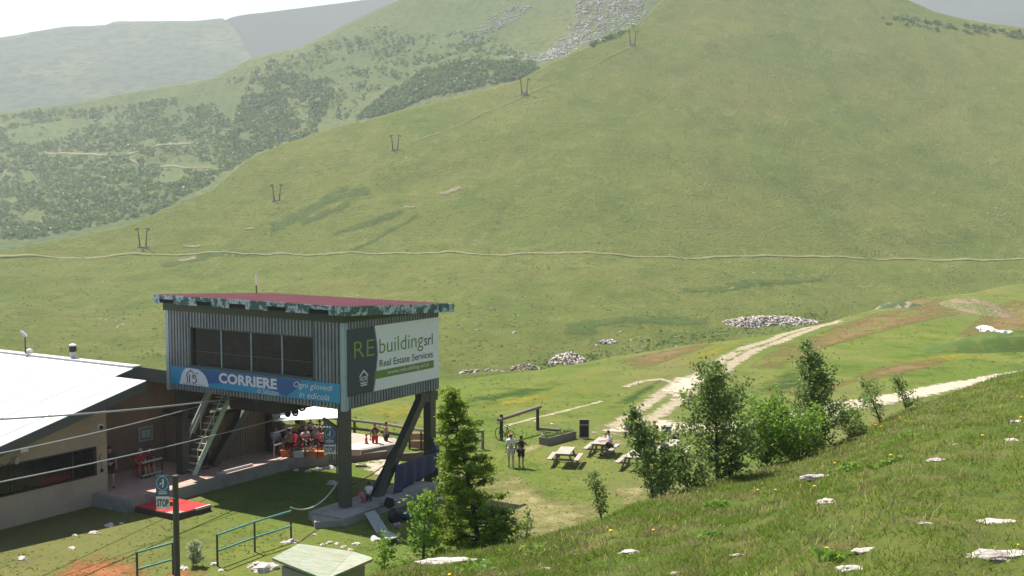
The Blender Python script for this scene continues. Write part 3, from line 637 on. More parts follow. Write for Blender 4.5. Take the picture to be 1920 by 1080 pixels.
text('lettering', 'srl', sub(FS, 5.2, 1.55), char, .62, .50, 0, 0, b2, .03)
text('lettering', 'Real Estate Services', sub(FS, 2.08, .98), char, 3.75, .30, .004, 0, b2, .03)
flat('green_bar', [(1.72, .50), (5.9, .50), (5.9, .84), (1.78, .84)], FS, olv, b2, .026)
text('lettering', 'www.rebuilding-srl.it', sub(FS, 2.6, .56), bw, 2.95, .22, .002, 0, b2, .031)
mb = MB()
hc = 1.05
for poly in ([(hc-.30, .74), (hc, 1.0), (hc+.30, .74), (hc+.24, .71), (hc, .91), (hc-.24, .71)], [(hc-.22, .42), (hc+.22, .42), (hc+.22, .47), (hc-.22, .47)]): mb.add([FS(a, b, .03) for a, b in poly], [tuple(range(len(poly)))])
mb.build('house_emblem', bw, b2); text('lettering', 'HOPE', sub(FS, hc-.25, .52), bw, .5, .2, .01, 0, b2, .03)
MB().add([FS(a, b, .03) for a, b in ((hc-.2, .33), (hc+.2, .33), (hc+.2, .38), (hc-.2, .38))], [(0, 1, 2, 3)]).build('small_print', bw, b2)

# ------------------------------------------------------------------ stairs under the cabin
stair = empty('staircase', LF(3.2, 1.0, .5), 'steep open steel staircase climbing from the deck into the cabin floor', 'staircase')
pal = plain('pale_green_paint', (.42, .52, .38), .45, .2, 5)
def SP(k, n, dz=0): p = LF(3.95, .95, .5); q = LF(5.7, 1.75, 4.3); o = p.lerp(q, k); return o-N_*n+Vector((0, 0, dz))
for n in (0, .95): MB().beam(SP(0, n), SP(1.02, n), .08, .2).build('stringer', pal if n == 0 else wood_d, stair)
for k in range(13): MB().hexa([SP(.04+k*.076, 0)+S_*0, SP(.04+k*.076, .95), SP(.04+k*.076, .95)+S_*.22, SP(.04+k*.076, 0)+S_*.22, SP(.04+k*.076, 0, .04), SP(.04+k*.076, .85, .04), SP(.04+k*.076, .85, .04)+S_*.22, SP(.04+k*.076, 0, .04)+S_*.22]).build('tread', C('tread_wood', (.46, .37, .29)), stair)
for n, o in ((.0, .75), (.85, .75)):
    mb = MB().tube([SP(.1, n, o), SP(1.0, n, o)], .025, 6); mb.tube([SP(.1, n, .05), SP(.1, n, o)], .02, 6); mb.tube([SP(.5, n, .05), SP(.5, n, o)], .02, 6); mb.build('handrail', pal, stair)
mb = MB(); mb.beam(SP(.45, 1.25), SP(1.0, 1.25), .12, .45)
for k in range(3): mb.tube([SP(.35, 1.15+.1*k, .4), SP(1, 1.15+.1*k, .4)], .02, 5)
mb.build('side_guard', galv, stair)

# ------------------------------------------------------------------ lodge building on the left
lodge = empty('lodge', LF(0, -6, 0), 'beige lodge building with broad white metal roof and long dark window', 'building')
beige = layered('beige_render', (.40, .31, .235), [((.33, .25, .19), .6, .42, .7, .7), ((.45, .36, .28), 3, .5, .75, .5), ((.25, .19, .15), .35, .6, .8, .4)], .9, (20, .01)); brown = layered('brown_shaded_wall', (.24, .155, .11), [((.18, .115, .085), .7, .42, .7, .7)], .9)  # recessed wall: slightly browner, with roof shade painted into its darker colour
def zr(s): return 4.78+.23*s if s < 2.8 else 4.78+.23*2.8-.23*(s-2.8)
ws, wz_ = (-8.2, -.62), (1.33, 2.47)
mb = MB(); T = .25
def wallseg(a, b, z0, za, zb, n=0.0):
    mb.hexa([LF(a, n-T, z0), LF(a, n, z0), LF(b, n, z0), LF(b, n-T, z0), LF(a, n-T, za), LF(a, n, za), LF(b, n, zb), LF(b, n-T, zb)])
wallseg(-12, ws[0], -.3, zr(-12)-.2, zr(ws[0])-.2); wallseg(ws[1], 0, -.3, zr(ws[1])-.2, zr(0)-.2); wallseg(ws[0], ws[1], -.3, wz_[0], wz_[0]); wallseg(ws[0], ws[1], wz_[1], zr(ws[0])-.2, zr(ws[1])-.2)
mb.hexa([LF(-T, -2.6, -.3), LF(-T, -T, -.3), LF(0, -T, -.3), LF(0, -2.6, -.3), LF(-T, -2.6, 4.5), LF(-T, -T, 4.5), LF(0, -T, 4.5), LF(0, -2.6, 4.5)])
mb.box(-12, -11.7, -26, -T, -.3, zr(-12)-.2, F=LF)
mb.build('wall', beige, lodge)
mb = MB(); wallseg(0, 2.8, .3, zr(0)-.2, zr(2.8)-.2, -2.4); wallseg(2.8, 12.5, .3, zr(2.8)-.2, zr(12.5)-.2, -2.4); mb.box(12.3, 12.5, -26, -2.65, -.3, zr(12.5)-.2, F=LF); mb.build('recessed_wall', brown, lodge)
roofw = layered('white_metal_roof', (.62, .62, .60), [((.50, .50, .48), .8, .42, .62, .6), ((.66, .64, .60), 4, .5, .7, .5), ((.45, .43, .38), 1.5, .6, .7, .5, (3, .3, 1, -1.0))], .5, None, .3)
mb = MB()
def slab(sa, sb, na, nb, t=.10):
    mb.hexa([LF(sa, na, zr(sa)-t), LF(sb, na, zr(sb)-t), LF(sb, nb, zr(sb)-t), LF(sa, nb, zr(sa)-t), LF(sa, na, zr(sa)), LF(sb, na, zr(sb)), LF(sb, nb, zr(sb)), LF(sa, nb, zr(sa))])
slab(-13, 1.5, -1.3, .8); slab(-13, 2.8, -26, -1.3)
for k in range(14):                # standing seams
    n = -25.5+k*1.95
    if n > .7: break
    e = 2.79 if n < -1.3 else 1.5
    mb.hexa([LF(-13, n, zr(-13)+.001), LF(e, n, zr(e)+.001), LF(e, n+.03, zr(e)+.001), LF(-13, n+.03, zr(-13)+.001), LF(-13, n, zr(-13)+.03), LF(e, n, zr(e)+.03), LF(e, n+.03, zr(e)+.03), LF(-13, n+.03, zr(-13)+.03)])
rf = mb.build('roof', roofw, lodge)
mb = MB(); t = .10
mb.hexa([LF(2.8, -26, zr(2.8)-t), LF(13, -26, zr(13)-t), LF(13, -1.3, zr(13)-t), LF(2.8, -1.3, zr(2.8)-t), LF(2.8, -26, zr(2.8)), LF(13, -26, zr(13)), LF(13, -1.3, zr(13)), LF(2.8, -1.3, zr(2.8))])
mb.build('roof', plain('far_roof', (.6, .6, .58), .6), lodge)
mb = MB().box(2.55, 3.05, -26, -1.3, zr(2.8)-.05, zr(2.8)+.03, F=LF); mb.build('ridge_cap', plain('ridge_cap', (.45, .44, .42), .8, .3, 3), rf)
fgrey = plain('fascia_grey', (.085, .09, .09), .5, .15)
mb = MB()
def fas(sa, sb, n, h=.62):
    mb.hexa([LF(sa, n-.04, zr(sa)-h), LF(sb, n-.04, zr(sb)-h), LF(sb, n+.03, zr(sb)-h), LF(sa, n+.03, zr(sa)-h), LF(sa, n-.04, zr(sa)-.02), LF(sb, n-.04, zr(sb)-.02), LF(sb, n+.03, zr(sb)-.02), LF(sa, n+.03, zr(sa)-.02)])
fas(-13, 1.5, .8, .42); fas(1.46, 2.8, -1.3); fas(2.8, 13, -1.3)
mb.hexa([LF(1.46, -1.3, zr(1.5)-.42), LF(1.53, -1.3, zr(1.5)-.42), LF(1.53, .76, zr(1.5)-.42), LF(1.46, .76, zr(1.5)-.42), LF(1.46, -1.3, zr(1.5)-.02), LF(1.53, -1.3, zr(1.5)-.02), LF(1.53, .76, zr(1.5)-.02), LF(1.46, .76, zr(1.5)-.02)])
mb.hexa([LF(-13, 0, zr(-13)-.44), LF(1.45, 0, zr(1.45)-.44), LF(1.45, .75, zr(1.45)-.40), LF(-13, .75, zr(-13)-.40), LF(-13, 0, zr(-13)-.38), LF(1.45, 0, zr(1.45)-.38), LF(1.45, .75, zr(1.45)-.34), LF(-13, .75, zr(-13)-.34)])
mb.build('fascia', fgrey, lodge)
mb = MB(); a, b = ws; c, d = wz_
mb.box(a, b, -.2, .03, c-.05, c, F=LF); mb.box(a, b, -.2, .03, d, d+.05, F=LF); mb.box(b, b+.06, -.2, .03, c-.05, d+.05, F=LF); mb.box(-4.6, -4.54, -.14, -.05, c, d, F=LF); mb.box(-1.72, -1.66, -.14, -.05, c, d, F=LF)
wn = mb.build('window_frame', plain('brown_frame', (.05, .03, .03), .5), lodge)
for x0, x1 in ((a, -4.6), (-4.54, -1.72), (-1.66, b)): MB().box(x0, x1, -.11, -.09, c, d, F=LF).build('pane', glass_m, wn)
mb = MB().tube([pt(163+4, 803, 50.3), pt(163+4, 803, 50.3)+N_*.1], .12, 12); mb.blob(LF(-.55, .17, 3.37), (.11, .11, .11), 1, 10, 6)
cc = empty('security_camera', LF(-.35, .02, 3.33), 'small white dome camera high on the beige wall corner', 'camera')
MB().tube([LF(-.35, 0, 3.33), LF(-.35, .08, 3.33)], .13, 12).build('mount', white_m, cc); MB().blob(LF(-.35, .1, 3.30), (.09, .09, .09), 0, 10, 6).build('dome', black_m, cc)
lamp = empty('wall_lamp', LF(-5.0, 0, 2.9), 'white floodlight on the beige wall just under the roof edge', 'lamp')
MB().tube([LF(-4.15, 0, 3.08), LF(-4.15, .18, 3.05)], .02, 6).build('arm', galv, lamp); MB().box(-4.32, -3.98, .16, .26, 2.94, 3.14, F=LF).build('lamp_head', white_m, lamp)
sp = empty('loudspeaker', LF(-4.6, 0, 2.5), 'small horn loudspeaker with loose wire on the beige wall above the window', 'loudspeaker')
mb = MB().tube([LF(-4.55, .02, 2.72), LF(-4.55, .12, 2.7), LF(-4.5, .28, 2.66)], [.05, .07, .15], 12); mb.build('horn', galv, sp)
MB().tube([LF(-4.6, .03, 2.6), LF(-4.9, .05, 2.5), LF(-5.2, .03, 2.68)], .012, 5).build('wire', black_m, sp)
# chimney, roof mast, poster
chm = empty('chimney', pt(136, 676, 56.3), 'short steel chimney flue with dark cap on the white roof ridge', 'chimney')
p = pt(137, 676, 56.3); MB().tube([p, p+Vector((0, 0, .42))], .13, 14).build('flue', galv, chm); MB().lathe([(.16, .42), (.17, .44), (.17, .68), (.1, .69)], p, 14).build('cowl', black_m, chm); MB().lathe([(.17, .70), (.16, .76), (.05, .80)], p, 14).build('cap', white_m, chm)
p = pt(48, 668, 58.0); ms = empty('floodlight_mast', p, 'thin roof mast with a tilted floodlight at its top', 'floodlight')
MB().tube([p, p+Vector((0, 0, 1.05))], .035, 6).build('pole', plain('rusty_pole', (.09, .06, .05), .7), ms); MB().beam(p+Vector((-.22, 0, 1.22)), p+Vector((.05, 0, 1.0)), .2, .12).build('lamp_head', galv, ms)
p = pt(55, 668, 58.1); dm = empty('roof_camera', p, 'white ball camera beside the mast on the roof ridge', 'camera'); MB().tube([p, p+Vector((0, 0, .12))], .05, 8).build('stand', galv, dm); MB().blob(p+Vector((0, 0, .22)), (.16, .16, .16), 0, 12, 8).build('ball', white_m, dm)
p = pt(62, 668, 58.2); tag(MB().tube([p, p+Vector((0, 0, .55))], .012, 5).build('roof_aerial', galv, loc=p), 'thin whip aerial right of the ball camera', 'aerial')
ps = empty('notice_board', LF(4.0, -2.4, 2.0), 'grey framed notice board on the recessed brown wall', 'notice board')
def FN(u, v, d): return LF(3.65+u*1.25, -2.39+d, 1.68+v*1.25)
ubox(MB(), 0, .68, 0, .56, FN, 0, .04).build('frame', plain('board_frame', (.3, .31, .3), .6), ps)
ubox(MB(), .1, .58, .08, .48, FN, .041, .045).build('paper', plain('board_dark', (.10, .11, .12), .7), ps)
for u0 in (.14, .36): ubox(MB(), u0, u0+.18, .12, .44, FN, .046, .05).build('sheet', plain('sheet_paper', (.38, .38, .38), .7), ps)
mt_ = empty('wall_fitting', LF(-.33, .0, 1.5), 'small dark cable fittings low on the beige wall near its corner', 'fitting')
MB().tube([LF(-.4, .02, 1.35), LF(-.3, .02, 1.7), LF(-.42, .02, 2.0), LF(-.33, .02, 2.15)], .012, 5).build('cable', black_m, mt_); MB().box(-.33, -.25, 0, .05, 1.36, 1.5, F=LF).build('socket', black_m, mt_)

# ------------------------------------------------------------------ deck, red platform, kiosk
brick = layered('salmon_paving', (.46, .30, .235), [((.36, .22, .17), 2.5, .45, .7, .7), ((.54, .40, .32), 9, .5, .75, .5)], .9, (10, .015))
dk = empty('deck', LF(4, 0, 0), 'salmon paved raised deck with grey concrete retaining edge', 'deck')
mb = MB(); poly = [LF(0, 0, 0), LF(-.7, .0, 0), LF(-.7, 2.15, 0), LF(9.3, 2.15, 0), LF(10.6, 3.1, 0), LF(12.6, 3.9, 0), LF(14.6, 4.3, 0), LF(15.4, 3.2, 0), LF(15.4, -6.4, 0), LF(12.4, -6.4, 0), LF(12.4, -2.4, 0), LF(0, -2.4, 0)]
mb.prism(poly, (0, 0, .30), (0, 0, .5)); mb.build('paving', brick, dk)
e = poly[1:8]; mb = MB()
for a, b in zip(e, e[1:]): mb.beam(a+Vector((0, 0, .1)), b+Vector((0, 0, .1)), .26, .84)
mb.build('retaining_wall', conc, dk)
mb = MB(); mb.prism([LF(9.3, 1.9, 0), LF(10.6, 2.85, 0), LF(12.6, 3.65, 0), LF(14.4, 4.05, 0), LF(14.9, 3.0, 0), LF(11, 1.6, 0)], (0, 0, .501), (0, 0, .512)); mb.build('pale_paving', plain('pale_paving', (.52, .44, .36), .9, .2, 3), dk)
plat = empty('step_platform', LF(.4, 3.3, 0), 'low wooden platform with bright red carpet in front of the deck', 'platform')
redc = layered('red_carpet', (.50, .035, .035), [((.38, .03, .03), 1.6, .45, .7, .6), ((.58, .08, .07), 8, .5, .75, .5)], .9)
MB().box(-.5, 1.4, 2.3, 4.75, 0, .23, F=LF).build('frame', wood_d, plat); MB().box(-.46, 1.36, 2.32, 4.7, .231, .25, F=LF).build('carpet', redc, plat)
MB().box(-.52, 0, 4.2, 4.72, .251, .262, F=LF).build('worn_patch', conc, plat); MB().box(.55, 1.38, 4.70, 4.80, .18, .27, F=LF).build('edge_board', plain('pale_board', (.5, .4, .3), .8), plat)
ki = empty('ticket_kiosk', LF(6.5, -.5, .5), 'brown ribbed wooden kiosk standing on the deck under the cabin', 'kiosk')
slat = layered('brown_slats', (.24, .175, .135), [((.17, .125, .095), 1.5, .42, .7, .7)], .8)
mb = MB().box(5.2, 10.2, -2.3, -.1, .5, 2.75, F=LF)
k = 5.3
while k < 10: mb.box(k, k+.07, -.1, -.04, .6, 2.7, F=LF); k += .16
mb.build('wall', slat, ki); MB().box(10.2, 10.5, -.2, .05, .5, 2.9, F=LF).build('corner_post', plain('kiosk_post', (.13, .09, .07), .8), ki)
MB().box(5.1, 10.7, -2.35, .1, 2.91, 3.0, F=LF).build('roof', steel_g, ki); MB().box(9.5, 10.15, -.035, -.01, .55, 2.6, F=LF).build('door', plain('kiosk_door', (.03, .028, .025), .6), ki)
tag(MB().beam(LF(4.6, 1.75, .56), LF(6.8, 1.75, .56), .1, .1).build('floor_beam_loose', galv, loc=LF(5.5, 1.75, .5)), 'long pale metal bar lying on the deck before the kiosk', 'bar')
dr = empty('deck_railing', LF(1.6, 2.0, .5), 'short metal railing at the deck edge behind the stop sign', 'railing')
A, B = gp(266, 898, .5), gp(304, 888, .5)
for p in (A, B): MB().tube([p, p+Vector((0, 0, .75))], .03, 6).build('post', wood_d, dr)
MB().tube([A+Vector((0, 0, .72)), B+Vector((0, 0, .72))], .045, 6).build('rail', pal, dr); MB().tube([A+Vector((0, 0, .12)), B+Vector((0, 0, .12))], .035, 6).build('rail', pal, dr)

# ------------------------------------------------------------------ stop signs
blue_s = plain('sign_blue', (.055, .12, .19), .5, .12, 6); wh_s = plain('sign_white', (.62, .62, .60), .5, .06)
def stop_sign(base, zc, label, faceto=(0, -1, 0), off=-.3, polez=0.0, ph=3.8, pr=.09, w=.44, s=1.0, plane='x'):
    r = empty('stop_sign', base, label, 'sign', 'lift safety signs'); base = Vector(base)
    MB().tube([base+Vector((0, 0, polez)), base+Vector((0, 0, ph))], pr, 10).build('pole', steel_g, r)
    def FP(u, v, d): return base+Vector((off+u, -.10-pr-d, zc+v))
    ubox(MB(), 0, w, .42*s, 1.12*s, FP, 0, .02).build('blue_panel', blue_s, r); ubox(MB(), 0, w, 0, .40*s, FP, 0, .02).build('white_panel', wh_s, r)
    ubox(MB(), w-.02, -off+.02, .3, .34, FP, -.06, -.01).build('bracket', steel_g, r)
    text('lettering', 'STOP', sub(FP, .03, .08*s), black_m, w-.06, .25*s, .025, 0, r, .026)
    mb = MB(); ring = [FP(w/2+.19*s*math.cos(t), .86*s+.23*s*math.sin(t), .025) for t in [2*math.pi*i/24 for i in range(25)]]; mb.tube(ring, .010, 5, 0, False)
    mb.add([FP(w/2+a*s, .86*s+b*s, .028) for a, b in ((.0, .16), (.05, .12), (.045, -.05), (.01, -.14), (-.03, -.14), (.0, -.06), (-.01, .05))], [tuple(range(7))])
    mb.add([FP(w/2+a*s, .86*s+b*s, .028) for a, b in ((-.09, .0), (-.04, .03), (-.02, -.02), (-.10, -.08))], [(0, 1, 2, 3)]); mb.build('symbol', wh_s, r)
    for v in (.50, .56): ubox(MB(), .08, w-.08, v*s, (v+.03)*s, FP, .021, .026).build('small_print', wh_s, r)
    return r
p = gp(333, 1105); stop_sign((p.x, p.y, 0), 2.78, 'blue and white stop sign on the dark green pole beside the red platform', off=-.58, ph=3.85, pr=.1)
p = pt(632, 905, 50.2); stop_sign((p.x, p.y, 0), 2.2, 'blue and white stop sign left of the near cabin leg above the terrace', off=-.52, ph=3.4, pr=.03, w=.50)

# ------------------------------------------------------------------ cables
for i, (a, b, r) in enumerate(((pt(447, 746, 53.5), pt(-250, 797, 36), .038), (pt(372, 762, 54), pt(-250, 896, 36), .022), (pt(520, 786, 54), pt(-250, 950, 36), .022), (pt(640, 893, 49), pt(545, 951, 45.2), .03))):
    P = []
    for k in range(25):
        t = k/24; q = a.lerp(b, t); q.z -= (.35 if i < 3 else .55)*4*t*(1-t)*(.5 if i < 3 else 1); P.append(q)
    lb = ['thick steel haul cable crossing in front of the white roof, topmost', 'thin cable running below the thick haul cable to the station', 'thin cable lowest of the three, crossing the long dark window', 'slack pale rope hanging from cabin leg to green handrail'][i]
    tag(MB().tube(P, r, 6).build('cable' if i < 3 else 'rope', galv if i < 3 else plain('rope', (.45, .42, .36), .9), loc=P[0]), lb, 'cable' if i < 3 else 'rope', 'station cables' if i < 3 else None)
# ------------------------------------------------------------------ green handrails
railg = plain('turquoise_rail', (.10, .26, .22), .5, .2)
def handrail(pts, label, h=1.15, low=.45):
    r = empty('handrail', pts[0], label, 'handrail', 'green handrails in the lawn')
    for k, p in enumerate(pts): MB().tube([p-Vector((0, 0, .1)), p+Vector((0, 0, h))], .04, 7).build('post', steel_g, r)
    for z in (h-.02, low+.1): MB().tube([p+Vector((0, 0, z)) for p in pts], .038, 7).build('rail', railg, r)
handrail([gp(408, 1062), gp(478, 1035), gp(546, 1013)], 'longer green handrail with three posts joined to the rope')
handrail([gp(258, 1098), gp(325, 1078)], 'short green handrail beside the stop sign pole')
# ------------------------------------------------------------------ hut at the bottom
hp = Vector((-3.85, 24.0, 0)); hz = fg_z(hp.x, hp.y)
hut = empty('hut', (hp.x, hp.y, hz), 'small hut with pale lichen covered sheet roof at the bottom', 'hut')
hroof = layered('lichen_roof', (.27, .28, .22), [((.19, .24, .14), 2.2, .42, .58, .85, (1, 3, 1, .6)), ((.36, .36, .28), 7, .5, .66, .7, (1, 3, 1, .6)), ((.34, .25, .18), 3.1, .55, .66, .6)], .85)
c0 = pt(510, 1046, 23.3); c1 = pt(617, 1082, 22.6); c2 = pt(700, 1047, 23.7); a0 = pt(562, 1020, 25.0); a1 = pt(598, 1020, 25.2)
rdl = (a0+a1)/2
E0 = c0; E1 = pt(610, 1086, 22.4); E2 = c2; E3 = pt(596, 1021, 25.6)
ap = pt(640, 1040, 24.0); ap2 = pt(560, 1019, 25.0)
mb = MB(); t = Vector((0, 0, -.05))
A_, B_, C_, D_ = c0, E1, c2, pt(690, 1043, 24.6)
mb.hexa([c0+t, E1+t, pt(662, 1034, 24.9)+t, ap2+t, c0, E1, pt(662, 1034, 24.9), ap2])
mb.hexa([E1+t+Vector((.005, 0, 0)), c2+t, pt(700, 1046, 24.0)+t, pt(662, 1034, 24.9)+t+Vector((.005, 0, 0)), E1+Vector((.005, 0, 0)), c2, pt(700, 1046, 24.0), pt(662, 1034, 24.9)+Vector((.005, 0, 0))])
mb.build('roof', hroof, hut)
q = [pt(528, 1058, 23.5), pt(612, 1088, 22.75), pt(684, 1054, 23.9), pt(590, 1040, 24.9)]
mb = MB(); zt = [v.z-.04 for v in q]
mb.hexa([Vector((v.x, v.y, hz-.8)) for v in q]+[Vector((v.x, v.y, zz)) for v, zz in zip(q, zt)]); mb.build('wall', plain('hut_wall', (.26, .25, .22), .8, .25), hut)
# ------------------------------------------------------------------ people
skin_m = plain('skin', (.42, .24, .17), .6, .08, 6); skin_t = plain('tanned_skin', (.33, .17, .11), .6, .08, 6)
def skinmesh(name, nodes, edges, root, mat, parent, extra=None, sub_=1):
    keys = list(nodes); me = bpy.data.meshes.new('tmp'); me.from_pydata([nodes[k][0] for k in keys], [(keys.index(a), keys.index(b)) for a, b in edges], [])
    o = bpy.data.objects.new('tmp', me); sc.collection.objects.link(o); sm = o.modifiers.new('s', 'SKIN'); sm.use_smooth_shade = True
    for i, k in enumerate(keys):
        v = me.skin_vertices[0].data[i]; v.radius = (nodes[k][1],)*2; v.use_root = (k == root)
    sb = o.modifiers.new('u', 'SUBSURF'); sb.levels = sub_; sb.render_levels = sub_
    dg = bpy.context.evaluated_depsgraph_get(); m2 = bpy.data.meshes.new_from_object(o.evaluated_get(dg)); bpy.data.objects.remove(o); bpy.data.meshes.remove(me)
    mb = MB(); mb.add([v.co.copy() for v in m2.vertices], [tuple(p.vertices) for p in m2.polygons]); bpy.data.meshes.remove(m2)
    if extra: extra(mb)
    me = bpy.data.meshes.new(name); me.from_pydata(mb.v, [], mb.f); me.materials.append(mat); me.polygons.foreach_set('use_smooth', [True]*len(me.polygons)); me.update()
    ob = bpy.data.objects.new(name, me); sc.collection.objects.link(ob); ob.parent = parent; return ob
POSE = dict(pel=(0, 0, .53), ch=(0, .0, .72), nk=(0, .0, .835), hd=(0, -.01, .925), hpL=(.055, 0, .51), hpR=(-.055, 0, .51), knL=(.06, -.01, .285), knR=(-.06, -.01, .285), anL=(.06, .01, .045), anR=(-.06, .01, .045), toL=(.065, -.085, .018), toR=(-.065, -.085, .018),
            shL=(.105, 0, .805), shR=(-.105, 0, .805), elL=(.135, .01, .64), elR=(-.135, .01, .64), wrL=(.14, -.03, .49), wrR=(-.14, -.03, .49))
SIT = dict(knL=(.07, -.25, .52), knR=(-.07, -.25, .52), anL=(.07, -.26, .28), anR=(-.07, -.26, .28), toL=(.07, -.34, .25), toR=(-.07, -.34, .25), elL=(.13, -.06, .66), elR=(-.13, -.06, .66), wrL=(.08, -.2, .62), wrR=(-.08, -.2, .62), ch=(0, -.02, .72), nk=(0, -.04, .83), hd=(0, -.07, .92))
FLOOR = dict(knL=(.12, -.22, .66), knR=(-.12, -.22, .66), anL=(.09, -.36, .50), anR=(-.09, -.36, .50), toL=(.09, -.43, .475), toR=(-.09, -.43, .475), elL=(.14, -.1, .66), elR=(-.14, -.1, .66), wrL=(.1, -.24, .62), wrR=(-.1, -.24, .62), ch=(0, -.03, .71), nk=(0, -.06, .82), hd=(0, -.09, .91))
WALK = dict(knL=(.06, -.09, .29), anL=(.06, -.11, .06), toL=(.06, -.19, .03), knR=(-.06, .03, .28), anR=(-.06, .15, .08), toR=(-.06, .08, .02), wrL=(.15, .06, .50), wrR=(-.15, -.12, .52), elL=(.14, .05, .65), elR=(-.14, -.02, .64))
def person(loc, yaw, h, label, top, bottom, skin=None, hair=(.03, .02, .015), pose=None, cap=None, sleeves=True, longtr=False, skirt=False, extra=None, seat=False, group=None, longhair=False, pz=0.0):
    P = dict(POSE); P.update(pose or {}); r = empty('person', loc, label, 'person', group); skin = skin or skin_m
    R = Matrix.Rotation(math.radians(yaw), 3, 'Z')
    X = {k: (R @ (Vector(v)*h))+Vector((0, 0, -pz*h)) for k, v in P.items()}
    b = lambda k, rr: (X[k], rr*h)
    nd = dict(pel=b('pel', .072), ch=b('ch', .080), nk=b('nk', .030), hd=b('hd', .052), hpL=b('hpL', .052), hpR=b('hpR', .052), knL=b('knL', .033), knR=b('knR', .033), anL=b('anL', .020), anR=b('anR', .020), toL=b('toL', .018), toR=b('toR', .018),
              shL=b('shL', .033), shR=b('shR', .033), elL=b('elL', .023), elR=b('elR', .023), wrL=b('wrL', .016), wrR=b('wrR', .016))
    ed = [('pel', 'ch'), ('ch', 'nk'), ('nk', 'hd'), ('pel', 'hpL'), ('pel', 'hpR'), ('hpL', 'knL'), ('knL', 'anL'), ('anL', 'toL'), ('hpR', 'knR'), ('knR', 'anR'), ('anR', 'toR'), ('ch', 'shL'), ('ch', 'shR'), ('shL', 'elL'), ('elL', 'wrL'), ('shR', 'elR'), ('elR', 'wrR')]
    fwd = R @ Vector((0, -1, 0)); side = R @ Vector((1, 0, 0))
    def ex(mb):
        for sd, e_, w_ in ((1, 'elL', 'wrL'), (-1, 'elR', 'wrR')):
            d = (X[w_]-X[e_]).normalized(); u = d.cross(fwd if abs(d.dot(fwd)) < .8 else Vector((0, 0, 1))).normalized(); pl = X[w_]+d*.045*h
            mb.tube([X[w_], pl], [.015*h, .024*h], 6)
            for k in range(4):
                q = pl+u*(k-1.5)*.011*h; L = (.036, .044, .041, .032)[k]*h; cv = fwd*.4*L
                mb.tube([q, q+d*L*.55+cv*.2, q+d*L*.9+cv], [.0062*h, .0055*h, .004*h], 5)
            q = X[w_]+d*.018*h-u*.02*h*sd; mb.tube([q, q+d*.02*h-u*.016*h*sd, q+d*.038*h-u*.018*h*sd], [.007*h, .006*h, .005*h], 5)
        hd = X['hd']; mb.blob(hd, (.046*h, .052*h, .064*h), 0, 12, 8, rot=math.radians(yaw)); mb.blob(hd+fwd*.056*h-Vector((0, 0, .006*h)), (.008*h, .008*h, .014*h), 0, 6, 4)
        mb.blob(hd+fwd*.049*h-Vector((0, 0, .032*h)), (.013*h, .006*h, .004*h), 0, 6, 4, rot=math.radians(yaw))
        for s in (1, -1): mb.blob(hd+side*s*.047*h, (.006*h, .010*h, .016*h), 0, 6, 4); mb.blob(hd+side*s*.018*h+fwd*.046*h+Vector((0, 0, .008*h)), (.007*h, .005*h, .005*h), 0, 6, 4)
    skinmesh('body', nd, ed, 'pel', skin, r, ex)
    def sub_nodes(spec): return {k: (v[0], v[1]*h) for k, v in spec.items()}
    mid = lambda a, b_, t: X[a].lerp(X[b_], t)
    if top is not None:
        t = dict(a=(mid('pel', 'ch', .1), .083), ch=(X['ch'], .094), n=(mid('ch', 'nk', .75), .050), sl=(X['shL'], .045), sr=(X['shR'], .045)); e = [('a', 'ch'), ('ch', 'n'), ('ch', 'sl'), ('ch', 'sr')]
        if sleeves: t.update(l=(mid('shL', 'elL', .75), .037), r=(mid('shR', 'elR', .75), .037)); e += [('sl', 'l'), ('sr', 'r')]
        skinmesh('shirt', sub_nodes(t), e, 'ch', top, r)
    f = 1.75 if longtr else .0
    t = dict(p=(mid('pel', 'ch', .05), .082), pl=(X['hpL'], .062), pr=(X['hpR'], .062)); e = [('p', 'pl'), ('p', 'pr')]
    tl = [('kl', mid('hpL', 'knL', .9 if not longtr else 1), .048 if not skirt else .062), ('kr', mid('hpR', 'knR', .9 if not longtr else 1), .048 if not skirt else .062)]
    for k, q, rr in tl: t[k] = (q, rr)
    e += [('pl', 'kl'), ('pr', 'kr')]
    if longtr: t['al'] = (mid('knL', 'anL', .92), .032); t['ar'] = (mid('knR', 'anR', .92), .032); e += [('kl', 'al'), ('kr', 'ar')]
    skinmesh('skirt' if skirt else ('trousers' if longtr else 'shorts'), sub_nodes(t), e, 'p', bottom, r)
    mb = MB(); o0 = Vector((0, 0, 0))
    hd = X['hd']-fwd*.010*h+Vector((0, 0, .014*h)); mb.blob(hd, (.053*h, .056*h, .060*h), 0, 10, 7, .15, 1, math.radians(yaw))
    if longhair: mb.blob(X['nk']-fwd*.035*h+Vector((0, 0, .01*h)), (.04*h, .025*h, .07*h), 0, 8, 5, rot=math.radians(yaw))
    def loc_build(nm, mbx, m):
        me = bpy.data.meshes.new(nm); me.from_pydata(mbx.v, [], mbx.f); me.materials.append(m); me.polygons.foreach_set('use_smooth', [True]*len(me.polygons)); o = bpy.data.objects.new(nm, me); sc.collection.objects.link(o); o.parent = r; return o
    loc_build('hair', mb, C('hair_%d' % int(hair[0]*100), hair, rough=.7))
    if cap: mb = MB(); mb.blob(X['hd']+Vector((0, 0, .032*h))-fwd*.005*h, (.058*h, .062*h, .042*h), 0, 10, 6, rot=math.radians(yaw)); mb.blob(X['hd']+Vector((0, 0, .025*h))+fwd*.06*h, (.036*h, .04*h, .006*h), 0, 8, 4, rot=math.radians(yaw)); loc_build('cap', mb, cap)
